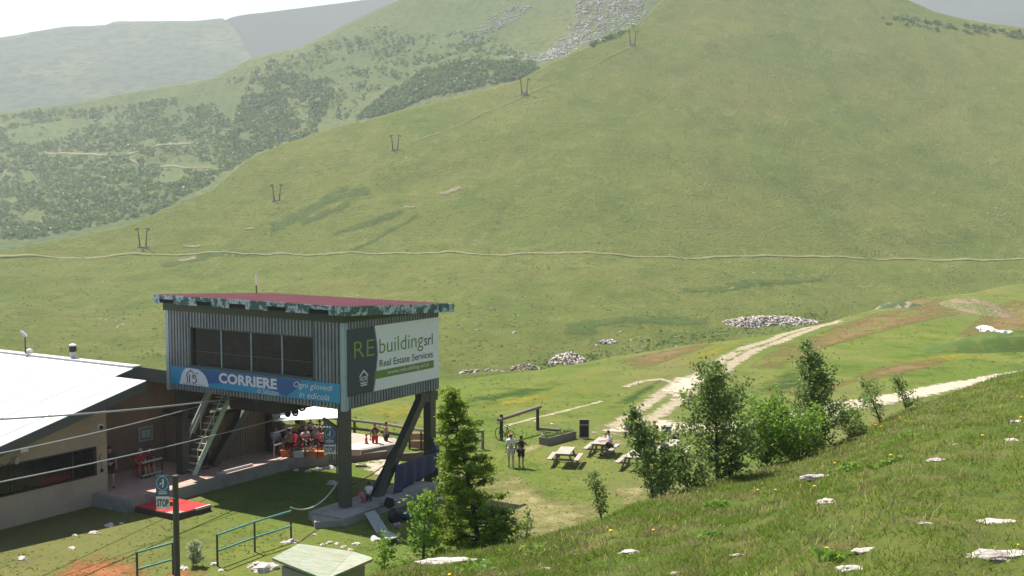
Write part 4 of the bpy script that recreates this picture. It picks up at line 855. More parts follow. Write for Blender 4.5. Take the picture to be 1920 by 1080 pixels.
    for k in ('toL', 'toR'):
        mb = MB(); a = X['an'+k[2]]; q = (X[k]+a)/2; mb.blob(Vector((q.x, q.y, X[k].z+.004*h)), (.026*h, .062*h, .024*h), 0, 8, 5, rot=math.radians(yaw)); loc_build('shoe', mb, C('shoe_dark', (.03, .03, .03)))
    return r
def cl(n, c): return C(n, c, rough=.85, var=.15, scl=9)
white_t = cl('white_cloth', (.66, .66, .66)); blk = cl('black_cloth', (.018, .017, .018)); navy = cl('navy_cloth', (.03, .035, .06)); redf = cl('red_cloth', (.42, .03, .04)); pink = cl('pink_cloth', (.55, .12, .22)); denim = cl('denim_cloth', (.10, .13, .18)); lightsh = cl('pale_shorts', (.45, .50, .52))
lav = cl('lavender_cloth', (.40, .38, .55)); coral = cl('coral_cloth', (.6, .25, .18)); neon = cl('neon_cloth', (.55, .75, .12)); greenc = cl('green_cloth', (.12, .28, .08)); greyc = cl('grey_cloth', (.22, .24, .28)); tan = cl('tan_cloth', (.35, .20, .13)); pinkp = cl('pale_pink_cloth', (.62, .42, .40)); bluec = cl('pale_blue_cloth', (.40, .50, .58))
p = gp(958, 876); person(p, 185, 1.66, 'person in red cap, white tee and pale shorts standing on the lawn', white_t, lightsh, cap=cl('cap_red', (.60, .06, .04)), pose=dict(wrR=(-.17, -.03, .5), elR=(-.15, 0, .64)))
p = gp(977, 877); person(p, 160, 1.60, 'person with dark bun, black top and short black skirt on the lawn', blk, blk, skin_t, skirt=True, sleeves=False, longhair=False, pose=dict(wrR=(-.2, -.12, .68), elR=(-.17, -.02, .70), wrL=(.19, .03, .5), elL=(.16, .03, .64)))
p = gp(692, 957); person(p, 200, 1.22, 'dark haired child in white shirt and navy shorts by the cabin leg', white_t, navy, hair=(.015, .012, .01), pose=dict(wrL=(.08, -.16, .62), wrR=(-.08, -.16, .62), elL=(.12, -.07, .66), elR=(-.12, -.07, .66)))
p = gp(682, 957); person(p, 215, 1.02, 'bending child in pink beside the cabin leg', pink, pink, hair=(.2, .12, .06), pose=dict(ch=(0, -.14, .64), nk=(0, -.24, .68), hd=(0, -.30, .70), shL=(.1, -.2, .68), shR=(-.1, -.2, .68), elL=(.11, -.28, .56), elR=(-.11, -.28, .56), wrL=(.08, -.34, .48), wrR=(-.08, -.34, .48)))
p = gp(790, 998); person(Vector((p.x, p.y, .0)), 110, 1.55, 'crouching person in bright yellow green shirt reaching left near bushes', neon, greenc, pose=dict(FLOOR, wrL=(.06, -.34, .50), elL=(.1, -.2, .58)), pz=-.06*0+.44)
p = gp(207, 914, .5); person(p, 25, 1.82, 'person in dark clothes walking past the beige wall corner', navy, blk, pose=WALK, cap=cl('cap_dark', (.05, .04, .04)))
wf = plain('red_chair', (.36, .02, .03), .5, .15)
def bench_chair(name, p, yaw, m, label, cat='chair', hs=.45, wd=.5, legs=True, back=True, group=None):
    r = empty(name, p, label, cat, group); r.rotation_euler = (0, 0, math.radians(yaw))
    def ob(nm, mb, mm):
        me = bpy.data.meshes.new(nm); me.from_pydata(mb.v, [], mb.f); me.materials.append(mm); o = bpy.data.objects.new(nm, me); sc.collection.objects.link(o); o.parent = r
    ob('seat', MB().box(-wd/2, wd/2, -.24, .22, hs-.04, hs), m)
    if back: mb = MB(); mb.hexa([(-wd/2, .18, hs+.12), (wd/2, .18, hs+.12), (wd/2, .22, hs+.12), (-wd/2, .22, hs+.12), (-wd/2, .26, hs+.48), (wd/2, .26, hs+.48), (wd/2, .30, hs+.48), (-wd/2, .30, hs+.48)]); ob('backrest', mb, m)
    for x in (-1, 1):
        for y in (-.2, .18): ob('leg', MB().tube([(x*(wd/2-.04), y, 0), (x*(wd/2-.04), y, hs-.04)]+([(x*(wd/2-.04), y+.1, hs+.46)] if y > 0 and back else []), .018, 6), m)
    return r
for i, (a, b, tp, hr, lb, lc) in enumerate(((263, 893, redf, (.5, .5, .5), 'seated white haired person in dark red against the brown wall', 'red chair under the white haired person by the brown wall'), (279, 889, cl('maroon_cloth', (.20, .03, .06)), (.03, .02, .02), 'seated dark haired person in maroon against the brown wall', 'red chair under the dark haired person by the brown wall'))):
    p = gp(a, b, .5); bench_chair('chair', p, 35, wf, lc); person(p+Vector((0, 0, .45)), 35, 1.7, lb, tp, redf, hair=hr, pose=SIT, pz=.5)
p = gp(384, 879, .5); person(p, 60, 1.7, 'person in pale grey shirt standing in shade under the staircase', cl('pale_grey_cloth', (.42, .42, .40)), blk, longtr=True)
# terrace crowd
tz = .5
tc = [(517, 847, 20, lav, denim, 'seated person in lavender shirt at the left end of the terrace', 0), (545, 851, -60, tan, blk, 'seated person in tan top near the grey terrace railing', 0), (573, 848, 30, pinkp, navy, 'seated person in pale pink at the terrace table edge', 0), (592, 845, -30, bluec, denim, 'seated person in pale blue shirt among the terrace tables', 0), (607, 849, 70, coral, blk, 'seated person in coral shirt just left of the far stop sign', 0)]
for a, b, yw, tp, bt, lb, q in tc:
    p = gp(a, b, tz); bench_chair('chair', p, yw, wf if a % 2 else wood_d, lb.replace('seated person in', 'chair under the person in'), group=None); person(p+Vector((0, 0, .45)), yw, 1.65, lb, tp, bt, pose=SIT, pz=.5)
for a, b, yw, tp, bt, lb, ht in ((529, 838, 60, cl('olive_cloth', (.16, .17, .06)), blk, 'standing person in olive top at the far left of the terrace', 1.7), (556, 838, 200, cl('yellow_cloth', (.6, .45, .08)), denim, 'standing person in yellow behind the terrace tables', 1.62), (566, 836, 20, blk, navy, 'standing person in black behind the terrace tables', 1.75), (583, 836, -40, white_t, blk, 'standing person in white near the string lights', 1.68), (600, 837, 100, cl('orange_cloth', (.6, .2, .04)), blk, 'standing person in orange near the string lights', 1.6), (614, 838, 10, cl('teal_cloth', (.05, .28, .30)), navy, 'standing person in teal behind the far stop sign', 1.72)):
    p = gp(a, b, tz); person(p, yw, ht*.86, lb, tp, bt)
for k, (a, b, cm, lb) in enumerate(((536, 855, C('crate_orange', (.6, .14, .03)), 'orange box on the terrace left of the tables'), (600, 857, C('crate_orange', (.6, .14, .03)), 'orange box on the terrace below the far stop sign'), (560, 857, wh_s, 'white box on the terrace floor beside a chair'), (668, 853, pinkp, 'pale pink bag on the terrace left of the small child'))):
    p = gp(a, b, tz); tag(MB().box(p.x-.22, p.x+.22, p.y-.15, p.y+.15, tz, tz+.26).box(p.x-.24, p.x+.24, p.y-.17, p.y+.17, tz+.261, tz+.30).build('storage_box', cm, loc=p), lb, 'box')
p = gp(703, 849); person(p, 10, 1.58, 'person in dark vest and red shorts standing by the log fence', navy, redf, skin_t, sleeves=False, pose=dict(wrL=(.14, -.2, .66), elL=(.15, -.06, .68)))
p = gp(724, 845); person(p, -60, 1.52, 'person with raised arm in grey top beside the log fence', greyc, blk, skin_t, sleeves=False, pose=dict(elL=(.1, -.14, .80), wrL=(.08, -.28, .86), elR=(-.1, -.14, .78), wrR=(-.08, -.28, .84)))
p = gp(687, 850); person(p, 90, 1.0, 'small child in red shirt standing left of the fence people', redf, pink)
# people sitting by the gravel, behind the birch
for a, b, yw, tp, bt, lb in ((1177, 818, 20, lav, navy, 'person in lavender sitting on the ground left behind the young birch'), (1199, 817, -30, coral, navy, 'person in coral sitting on the ground behind the young birch'), (1208, 820, 10, white_t, blk, 'person in white sitting beside the coral one behind the birch'), (1226, 819, 0, blk, blk, 'person in black sitting rightmost at the gravel behind the birch')):
    p = gp(a, b); person(p, yw, 1.7, lb, tp, bt, pose=FLOOR, pz=.44)
# ------------------------------------------------------------------ picnic tables
tw = layered('picnic_wood', (.36, .31, .26), [((.26, .22, .19), 4, .45, .7, .7), ((.46, .42, .37), 11, .5, .75, .5)], .85)
tw2 = plain('picnic_wood_side', (.20, .16, .13), .85, .25)
def pt_table(label):
    r = empty('picnic_table', (0, 0, 0), label, 'picnic table', 'picnic tables on the lawn')
    def ob(nm, mb, m): me = bpy.data.meshes.new(nm); me.from_pydata(mb.v, [], mb.f); me.materials.append(m); o = bpy.data.objects.new(nm, me); sc.collection.objects.link(o); o.parent = r
    mb = MB()
    for k in range(5): mb.box(-.39+k*.158, -.39+k*.158+.15, -.95, .95, .71, .75)
    ob('tabletop', mb, tw)
    for s in (-1, 1):
        mb = MB(); mb.box(s*.73-.13, s*.73-.01, -.95, .95, .41, .45); mb.box(s*.73+.0, s*.73+.12, -.95, .95, .41, .45); ob('bench', mb, tw)
    for y in (-.62, .62):
        for s in (-1, 1): ob('leg', MB().beam((s*.28, y, .71), (s*.58, y, 0), .10, .06, up=Vector((0, 1, 0))), tw2)
        ob('crossbar', MB().box(-.83, .83, y+.055, y+.10, .31, .41), tw2); ob('crossbar', MB().box(-.36, .36, y+.055, y+.10, .61, .71), tw2)
    return r
t0 = pt_table('empty picnic table nearest the couple on the lawn'); tabs = [(1060, 877, 12), (1128, 858, 18), (1190, 884, 20), (1262, 862, 16)]
lbs = ['empty picnic table nearest the couple on the lawn', 'picnic table with a person in white seated at its right bench', 'picnic table half hidden behind the leafy young birch, nearest to the camera', 'picnic table furthest right, hidden behind birch leaves']
for i, (a, b, yw) in enumerate(tabs):
    o = t0 if i == 0 else copy_tree(t0); o['label'] = lbs[i]; p = gp(a, b-6); o.location = (p.x, p.y, 0); o.rotation_euler = (0, 0, math.radians(-yw)); o.scale = (.9, .9, .95)
p = gp(1146, 853); person(Vector((p.x-.05, p.y, .45)), -75, 1.68, 'person in white shirt with dark print seated at the second picnic table', white_t, blk, pose=dict(SIT, hd=(0, -.08, .92), wrL=(.08, -.3, .66), wrR=(-.08, -.3, .66)), pz=.5)
p = gp(1134, 846); person(Vector((p.x, p.y+.1, .42)), 30, 1.05, 'small child in pale pink sitting at the second picnic table', pinkp, pinkp, pose=SIT, pz=.5)
for a, b, yw, tp, lb in ((1241, 861, 70, white_t, 'person in white seated at the hidden right picnic table'),):
    p = gp(a, b); person(p+Vector((0, 0, .45)), yw, 1.65, lb, tp, blk, pose=SIT, pz=.5)
# ------------------------------------------------------------------ rack, bicycle, planter, board, bins
def logpost(p, h, r=.09): return MB().tube([p-Vector((0, 0, .2)), p+Vector((0, 0, h))], r, 8)
A, B = gp(940, 826), gp(1008, 807); rk = empty('timber_rack', A, 'tall timber rack of two posts and one long log on top', 'rack')
logpost(A, 1.42).build('post', wood_d, rk); logpost(B, 1.36).build('post', wood_d, rk); d = (B-A).normalized(); MB().tube([A-d*.25+Vector((-.02, -.12, 1.17)), B+d*.28+Vector((0, -.12, 1.33))], .095, 10).build('top_rail', wood_m, rk)
tag(MB().tube([gp(1008, 806)+Vector((.1, 0, .1)), gp(1052, 809)+Vector((0, 0, .08))], .08, 8).build('fallen_log', wood_m, loc=gp(1008, 806)), 'pale log lying on the grass right of the timber rack', 'log')
def bicycle(p, yaw, label, col):
    r = empty('bicycle', p, label, 'bicycle'); r.rotation_euler = (0, 0, math.radians(yaw))
    def ob(nm, mb, m, par=r): me = bpy.data.meshes.new(nm); me.from_pydata(mb.v, [], mb.f); me.materials.append(m); o = bpy.data.objects.new(nm, me); sc.collection.objects.link(o); o.parent = par; return o
    for x in (-.52, .52):
        mb = MB(); ring = [Vector((x+.34*math.cos(t), 0, .36+.34*math.sin(t))) for t in [2*math.pi*i/22 for i in range(23)]]; mb.tube(ring, .024, 6, 0, False); wl = ob('wheel', mb, black_m)
        mb = MB(); 
        for k in range(8): t = math.pi*k/4; mb.tube([(x, 0, .36), (x+.33*math.cos(t), 0, .36+.33*math.sin(t))], .004, 4)
        ob('spokes', mb, galv, wl)
    mb = MB()
    for a, b in (((-.52, 0, .36), (-.18, 0, .82)), ((-.18, 0, .82), (-.05, 0, .32)), ((-.05, 0, .32), (-.52, 0, .36)), ((-.05, 0, .32), (.38, 0, .80)), ((-.18, 0, .80), (.36, 0, .88)), ((.36, 0, .95), (.52, 0, .36))): mb.tube([a, b], .022, 6)
    ob('frame', mb, col); ob('saddle', MB().blob((-.2, 0, .93), (.13, .06, .035)), black_m); ob('handlebar', MB().tube([(.34, -.3, 1.0), (.36, 0, .98), (.34, .3, 1.0)], .016, 6), black_m)
p = gp(947, 829); b_ = bicycle(p, 128, 'dark bicycle leaning at the left post of the timber rack', black_m)
pb = empty('planter_box', gp(1054, 830), 'long grey timber planter box full of small plants', 'planter')
A, B = gp(1027, 836), gp(1080, 822); dd = (B-A).normalized(); nn = Vector((-dd.y, dd.x, 0))
mb = MB()
for q in (Vector((0, 0, 0)), nn*.55): mb.beam(A+q+Vector((0, 0, .2)), B+q+Vector((0, 0, .2)), .06, .42)
mb.beam(A+Vector((0, 0, .2)), A+nn*.55+Vector((0, 0, .2)), .06, .42); mb.beam(B+Vector((0, 0, .2)), B+nn*.55+Vector((0, 0, .2)), .06, .42); mb.build('box', wood_m, pb)
MB().beam(A+nn*.27+Vector((0, 0, .17)), B+nn*.27+Vector((0, 0, .17)), .5, .34).build('soil', C('soil', (.06, .045, .03)), pb)
leafy = leafmat('planter_leaf', (.06, .12, .02), (.15, .22, .05))
def leafcloud(pts, size, mat, parent, loc, name='foliage', elong=1.6):
    p = np.array([tuple(q) for q in pts]); n = len(p); a = nrng.normal(size=(n, 3)); a[:, 2] *= .7; a /= np.linalg.norm(a, axis=1)[:, None]; b = nrng.normal(size=(n, 3)); b -= (a*b).sum(1)[:, None]*a; b /= np.linalg.norm(b, axis=1)[:, None]
    s = (size*nrng.uniform(.6, 1.3, n))[:, None]; v = np.stack([p-a*s*elong*.5, p+b*s*.5, p+a*s*elong*.5, p-b*s*.5], 1).reshape(-1, 3); f = np.arange(n*4).reshape(-1, 4)
    return fastmesh(name, v, f, mat, parent, loc)
q = []
for i in range(420): t = rng.random(); c = A.lerp(B, t)+nn*rng.uniform(.03, .5); q.append(c+Vector((0, 0, .36+abs(rng.gauss(0, .09)))))
leafcloud(q, .07, leafy, pb, parent_origin(pb), 'plants')
bo = empty('blackboard', gp(1095, 822), 'standing blackboard with pale wooden frame beside the planter', 'board'); p = gp(1095, 822)
mb = MB(); 
for x in (-.27, .24): mb.box(p.x+x, p.x+x+.04, p.y-.03, p.y+.03, 0, 1.05)
for z in (.03, .72, 1.01): mb.box(p.x-.23, p.x+.24, p.y-.029, p.y+.029, z, z+.04)
mb.build('frame', plain('board_wood', (.42, .36, .28), .8), bo); MB().box(p.x-.23, p.x+.24, p.y-.012, p.y+.012, .07, .72).build('panel', C('board_black', (.022, .018, .018)), bo); MB().box(p.x-.23, p.x+.24, p.y-.012, p.y+.012, .76, 1.01).build('panel', C('board_brown', (.06, .03, .03)), bo)
p = gp(1266, 840); bi = empty('litter_bin', p, 'dark cylindrical litter bin between the birches', 'bin'); MB().lathe([(.16, .06), (.19, .62), (.2, .7)], p, 14).build('body', black_m, bi); MB().lathe([(.21, .70), (.2, .78), (.06, .84)], p, 14).build('lid', black_m, bi)
p = gp(1249, 812); tag(MB().box(p.x-.27, p.x+.27, p.y-.2, p.y+.2, 0, .34).prism([Vector((p.x-.29, p.y-.22, 0)), Vector((p.x+.29, p.y-.22, 0)), Vector((p.x+.29, p.y+.22, 0)), Vector((p.x-.29, p.y+.22, 0))], (0, 0, .341), (0, 0, .40)).build('stone_block', conc, loc=p), 'grey stone block at the gravel edge right of the seated group', 'stone block')
# ------------------------------------------------------------------ log fence behind the terrace, terrace railings, canopy, benches
fe = empty('log_fence', gp(700, 822), 'long rail fence of pale logs running behind the terrace', 'fence')
pts = [gp(a, b) for a, b in ((560, 812), (612, 814), (665, 820), (722, 827), (770, 836), (838, 846), (905, 842))]
mb0 = []
for p in pts: logpost(p, 1.0, .08).build('post', wood_m, fe)
for z in (.95, .5): MB().tube([p+Vector((0, -.1, z)) for p in pts], .075, 8).build('rail', wood_m, fe)
tr = empty('terrace_railing', gp(600, 858, .5), 'dark metal railing along the terrace edge with string of white bulbs', 'railing')
P = [gp(a, b, .5) for a, b in ((572, 858), (596, 860), (622, 865), (655, 872))]
for p in P: MB().tube([p, p+Vector((0, 0, 1.0))], .025, 6).build('post', wood_d, tr)
for z in (1.0, .55): MB().tube([p+Vector((0, 0, z)) for p in P], .02, 6).build('rail', wood_d, tr)
sl_ = empty('string_lights', gp(560, 800, .5), 'string of small white bulbs hung above the terrace tables', 'string lights'); A, B = pt(556, 788, 60), pt(634, 800, 57)
MB().tube([A, A.lerp(B, .5)-Vector((0, 0, .1)), B], .012, 5).build('wire', black_m, sl_)
for k in range(14): MB().blob(A.lerp(B, (k+.5)/14)-Vector((0, 0, .05+.1*math.sin(math.pi*(k+.5)/14))), (.05, .05, .06), 0, 8, 5).build('bulb', white_m, sl_)
gr = empty('grey_railing', LF(9.2, 1.6, .5), 'two bar grey railing at the kiosk corner', 'railing'); A, B = pt(513, 812, 57), pt(572, 795, 59.5)
for z in (0, -.62): MB().tube([A+Vector((0, 0, z)), B+Vector((0, 0, z))], .035, 6).build('rail', galv, gr)
for q in (A, A.lerp(B, .55), B): MB().tube([q, Vector((q.x, q.y, .5))], .03, 6).build('post', galv, gr)
cn = empty('white_canopy', gp(600, 845, .5), 'large white fabric canopy shading the terrace behind the cabin', 'canopy')
q = [pt(640, 783, 59), pt(512, 789, 58.5), pt(380, 778, 61), pt(400, 752, 68), pt(520, 756, 67), pt(632, 765, 65)]
c = sum(q, Vector())/6; c.z += .15
mb = MB(); mb.add(q+[c]+[v-Vector((0, 0, .03)) for v in q]+[c-Vector((0, 0, .03))], [(i, (i+1) % 6, 6) for i in range(6)]+[(7+(i+1) % 6, 7+i, 13) for i in range(6)]+[(i, 7+i, 7+(i+1) % 6, (i+1) % 6) for i in range(6)])
mb.build('fabric', plain('canopy_white', (.85, .85, .85), .7, .05), cn)
for v in (q[0], q[1], q[3], q[5]): MB().tube([v, Vector((v.x, v.y, 0))], .03, 6).build('pole', galv, cn)
for k, (a, b) in enumerate(((548, 846), (583, 842), (612, 843))):
    p = gp(a, b, .5); r = empty('terrace_table', p, ['small round terrace table at left between seated people', 'small round terrace table in the middle of the seated people', 'small round terrace table nearest the far stop sign'][k], 'table', 'terrace tables')
    MB().lathe([(.34, .70), (.36, .72), (.36, .74), (.34, .75)], p, 16).build('tabletop', tan if k == 1 else white_m, r); MB().tube([p, p+Vector((0, 0, .7))], .03, 6).build('leg', black_m, r)
fx = empty('flower_trough', gp(528, 862, .5), 'trough of pink and red flowers at the terrace corner', 'flower trough'); A, B = LF(9.0, 1.95, .5), LF(10.3, 2.7, .5)
MB().beam(A+Vector((0, 0, .12)), B+Vector((0, 0, .12)), .28, .22).build('trough', C('terracotta', (.30, .15, .10)), fx)
q = [A.lerp(B, rng.random())+Vector((rng.uniform(-.13, .13), rng.uniform(-.13, .13), .26+rng.random()*.16)) for i in range(240)]
leafcloud(q[:120], .07, leafy, fx, parent_origin(fx), 'leaves'); leafcloud(q[120:], .06, C('pink_petals', (.6, .2, .26)), fx, parent_origin(fx), 'flowers')
pbm = C('pink_board', (.52, .24, .20))
bb = empty('pink_bench', gp(790, 846), 'low pink bench wall behind the log fence near the far cabin leg', 'bench')
A, B = gp(768, 842), gp(812, 842)
for k in range(2): MB().beam(A+Vector((0, 0, .25+k*.42)), B+Vector((0, 0, .25+k*.42)), .12, .34).build('board', pbm, bb)
for t in (0, .5, 1): MB().tube([A.lerp(B, t)+Vector((0, -.08, 0)), A.lerp(B, t)+Vector((0, -.08, .95))], .05, 6).build('post', wood_d, bb)
lw = empty('low_wall', gp(770, 866), 'low brown timber edging wall right of the terrace', 'wall'); MB().beam(gp(655, 866)+Vector((0, 0, .18)), gp(725, 858)+Vector((0, 0, .18)), .25, .36).build('edging', C('edge_earth', (.16, .11, .08)), lw); MB().beam(gp(750, 863)+Vector((0, 0, .18)), gp(800, 861)+Vector((0, 0, .18)), .2, .36).build('edging', C('edge_earth', (.16, .11, .08)), lw)
# ------------------------------------------------------------------ under and around the cabin: tarps, lounger, bags
tarp_m = plain('navy_tarp', (.030, .036, .095), .6, .3, 4, .3)
def tarp(name, grid, label, th=.02, fold=.05, ff=9):
    tl, tr_, br, bl_ = grid; n, m = 22, 12; mb = MB(); nrm = (tr_-tl).cross(bl_-tl).normalized()
    for j in range(m):
        for i in range(n):
            u, v = i/(n-1), j/(m-1); q = tl.lerp(tr_, u).lerp(bl_.lerp(br, u), v)+nrm*fold*math.sin(u*ff+1.5*nz(v*2, u*3))*(0.4+v); q.z += .06*nz(u*9, 3)*v*2; mb.v.append(tuple(q))
    for j in range(m-1):
        for i in range(n-1): mb.f.append((j*n+i, j*n+i+1, (j+1)*n+i+1, (j+1)*n+i)); mb.m.append(0)
    o = mb.build(name, tarp_m, loc=tl, smooth=True); md = o.modifiers.new('th', 'SOLIDIFY'); md.thickness = th; return tag(o, label, 'tarp', 'blue tarps under the cabin')
tarp('tarp', [BF(3.2, .1, 1.55), BF(6.0, .1, 1.62), BF(6.0, .1, .75), BF(2.9, .1, .28)], 'wide navy tarp hanging like a curtain between brace and far leg', ff=26)
tarp('tarp', [BF(4.0, -.45, 2.45), BF(4.5, -.45, 2.3), BF(2.5, -.45, .1), BF(1.85, -.45, .3)], 'navy tarp bundled along the slanting brace', fold=.12)
tarp('tarp', [BF(5.85, .06, 2.2), BF(6.35, .06, 2.25), BF(6.35, .12, .2), BF(5.75, .12, .05)], 'navy tarp draped down the far cabin leg', fold=.08)
tag(MB().tube([BF(.3, -.05, 1.2), BF(1.5, .1, 1.45), BF(3.0, .12, 1.9), BF(6.3, .12, 1.72)], .02, 6).build('rope', wood_d, loc=BF(.3, 0, 1.2)), 'dark rope strung from near leg to far leg across the tarp', 'rope')
lo = empty('sun_lounger', gp(715, 1000), 'pale grey sun lounger with raised back by the concrete footing', 'sun lounger'); cg = C('lounger_grey', (.27, .29, .27)); fa = plain('lounger_frame', (.3, .36, .32), .4)
a, b, c, d = pt(684, 962, 47.6), pt(702, 957, 47.8), pt(728, 996, 46.0), pt(708, 1001, 45.8)
th = Vector((0, 0, -.03)); MB().hexa([a+th, d+th, c+th, b+th, a, d, c, b]).build('backrest', cg, lo)
e, f = gp(748, 1006, .25), gp(727, 1012, .25); MB().hexa([d+th, f+th, e+th, c+th, d-th*.1, f, e, c-th*.1]).build('seat', cg, lo)
for v in (c, d, e, f): MB().tube([v, Vector((v.x, v.y, 0))], .018, 5).build('leg', fa, lo)
MB().tube([b, c, e], .022, 6).build('frame', fa, lo); MB().tube([a, d, f], .022, 6).build('frame', fa, lo)
MB().tube([b+Vector((0, .05, -.1)), Vector((b.x+.3, b.y, .1))], .02, 5).build('brace', fa, lo)
def bag(px, py, z, s, m, label, sd, flat_=.8):
    p = gp(px, py, z); r = empty('bag', p, label, 'bag', 'bags by the cabin footing'); MB().blob(p+Vector((0, 0, s*flat_*.9)), (s, s*.7, s*flat_), 0, 14, 10, .35, sd).build('body', m, r, smooth=True)
    MB().tube([p+Vector((-s*.4, -s*.2, s*1.4*flat_)), p+Vector((-s*.1, -s*.3, s*2.1*flat_)), p+Vector((s*.3, -s*.2, s*1.4*flat_))], .02, 6).build('strap', black_m, r)
bag(730, 952, .33, .22, blk, 'black backpack standing on the concrete footing', 3, 1.0); bag(739, 979, 0, .27, black_m, 'largest round black bag on the ground by the footing', 5, 1.05); bag(760, 975, .0, .3, C('bag_blue', (.06, .08, .14)), 'dark blue bag in front of the person in yellow green', 8)
bag(716, 951, .33, .12, C('bag_grey', (.15, .16, .16)), 'small grey bag beside the slanting brace foot', 9); bag(745, 990, 0, .15, C('bag_mauve', (.28, .2, .26)), 'small mauve bag on the grass near the lounger foot', 12)
bag(855, 935, 0, .3, C('bag_teal', (.04, .30, .28)), 'teal bag half hidden behind the larch', 15)
# ------------------------------------------------------------------ ski lift pylons on the hill
pyl = plain('pylon_steel', (.05, .05, .05), .6, .2)
def mk_pylon(h):
    r = empty('lift_pylon', (0, 0, 0), None, 'lift pylon', 'drag lift pylons up the hillside')
    def ob(nm, mb, m): me = bpy.data.meshes.new(nm); me.from_pydata(mb.v, [], mb.f); me.materials.append(m); o = bpy.data.objects.new(nm, me); sc.collection.objects.link(o); o.parent = r
    for s in (-1, 1):
        ob('mast', MB().tube([(s*1.0, 0, -.5), (s*1.15, 0, 1.6), (s*1.65, 0, h)], [.42, .24, .16], 8), pyl)
        ob('crossarm', MB().box(s*1.65-.7, s*1.65+.7, -.14, .14, h-.2, h+.02), pyl)
        ob('pulley', MB().tube([(s*1.65+s*.6, -.15, h-.45), (s*1.65+s*.6, .15, h-.45)], .3, 10), pyl)
    ob('foundation', MB().box(-1.6, 1.6, -.7, .7, -.6, .35), conc)
    return r
py0 = mk_pylon(6.6)
for i, (a, b, sc1, lb) in enumerate(((268, 465, 1, 'lift pylon lowest on the hillside, just above the long path'), (519, 376, .95, 'second lift pylon from the bottom, left of the gullies'), (741, 281, .93, 'third lift pylon from the bottom, where the bare line begins'), (983, 179, 1.0, 'fourth lift pylon, halfway along the bare uphill line'), (1186, 85, 1.0, 'topmost lift pylon below the scree ridge'))):
    o = py0 if i == 0 else copy_tree(py0); o['label'] = lb; o.location = hill_p(a, b); o.scale = (sc1,)*3
# ------------------------------------------------------------------ rock piles, mounds
stone_m = leafmat('pile_stone', (.11, .09, .075), (.56, .49, .42), 0.0)
def pile(name, ctr, a, b, h, n, rs, label, f=None, mat=None, ang=0):
    cs, ss = [], []
    for i in range(n):
        t = rng.uniform(0, 2*math.pi); r = math.sqrt(rng.random()); x = a*r*math.cos(t); y = b*r*math.sin(t); q = Vector((x*math.cos(ang)-y*math.sin(ang), x*math.sin(ang)+y*math.cos(ang), 0))
        z = h*(1-r*r)*(.8+.4*nz(x, y)); p = Vector((ctr.x+q.x, ctr.y+q.y, 0)); p.z = (ctr.z if f is None else f(p.x, p.y))+z+ (f is None)*(q.y*.12); cs.append(p); ss.append(rng.uniform(*rs))
    o = icos(name, [Vector(c)-ctr for c in cs], ss, .95, mat or stone_m, .42); o.location = ctr; return tag(o, label, 'rock pile')
pile('rock_pile', hill_p(1066, 682), 3.4, 5, 1.7, 420, (.14, .34), 'rounded grey heap of stones in the hollow at centre')
pile('rock_pile', hill_p(1445, 606), 12.2, 6, 1.6, 1100, (.16, .40), 'long flat heap of pale stones beside the track end', ang=.05)
pile('rock_pile', hill_p(1142, 633), 2.0, 2.0, .6, 45, (.2, .42), 'small cluster of grey boulders above the rounded heap')
pile('rock_pile', hill_p(905, 690), 4.2, 2, .5, 90, (.14, .34), 'thin line of boulders in the hollow furthest left')
pile('rock_pile', hill_p(985, 690), 2.6, 3, .9, 90, (.12, .28), 'low brownish stone heap left of the rounded grey one', mat=leafmat('brown_stone', (.08, .07, .04), (.34, .27, .2), 0.0))
def mound(name, c, a, b, h, mat, label, cat, ang=0):
    mb = MB(); n, m = 28, 10
    for j in range(m+1):
        for i in range(n):
            r = j/m; t = 2*math.pi*i/n; x = a*r*math.cos(t); y = b*r*math.sin(t); z = h*(1-r*r)**1.2*(1+.3*nz(x*.8, y*.8))-.15+.1*nz(x*1.6, y*1.6, 3); X = c.x+x*math.cos(ang)-y*math.sin(ang); Y = c.y+x*math.sin(ang)+y*math.cos(ang); mb.v.append((X, Y, ground_z(X, Y)+z))
    for j in range(m):
        for i in range(n): mb.f.append((j*n+i, (j+1)*n+i, (j+1)*n+(i+1) % n, j*n+(i+1) % n)); mb.m.append(0)
    return tag(mb.build(name, mat, loc=c, smooth=True), label, cat)
gm = layered('mound_gravel', (.20, .14, .09), [((.10, .12, .035), .9, .42, .54, .95, (1.2, .22, 1, .35)), ((.30, .23, .16), 4, .5, .64, .8)], .95, (4, .2))
mound('gravel_mound', gp(1828, 580), 3.0, 10, 1.15, gm, 'tall pinkish gravel mound with grass streaks at right', 'mound')
mound('earth_mound', gp(1682, 573), 3.6, 3.0, .9, layered('mound_turf', (.06, .08, .03), [((.30, .25, .17), .8, .5, .6, .8)], .95), 'low dark earth mound at the end of the track ridge', 'mound')
mound('grassy_bank', gp(1900, 655), 9, 3.2, 1.5, layered('bank_turf', (.06, .10, .018), [((.11, .13, .025), .8, .45, .65, .8)], .95, (4, .08)), 'grassy bank under the white sheet at right edge', 'bank', .12)
def sheeting(name, A, pts, label, m=None):
    mb = MB(); n = len(pts)
    for i, (x, y, wd) in enumerate(pts):
        p = gp(x, y); 
        for k in range(6): mb.v.append((p.x+.1*nz(i, k), p.y+wd*(k-2.5)/5, ground_z(p.x, p.y)+A+.25*(1-((k-2.5)/2.5)**2)+.22*nz(i*1.7, k*1.3)))
    for i in range(n-1):
        for k in range(5): mb.f.append((i*6+k, (i+1)*6+k, (i+1)*6+k+1, i*6+k+1)); mb.m.append(0)
    o = mb.build(name, m or plain('white_sheeting', (.68, .66, .64), .7, .15, 2), loc=gp(*pts[0][:2]), smooth=False); o.modifiers.new('t', 'SOLIDIFY').thickness = .06; return tag(o, label, 'sheeting')
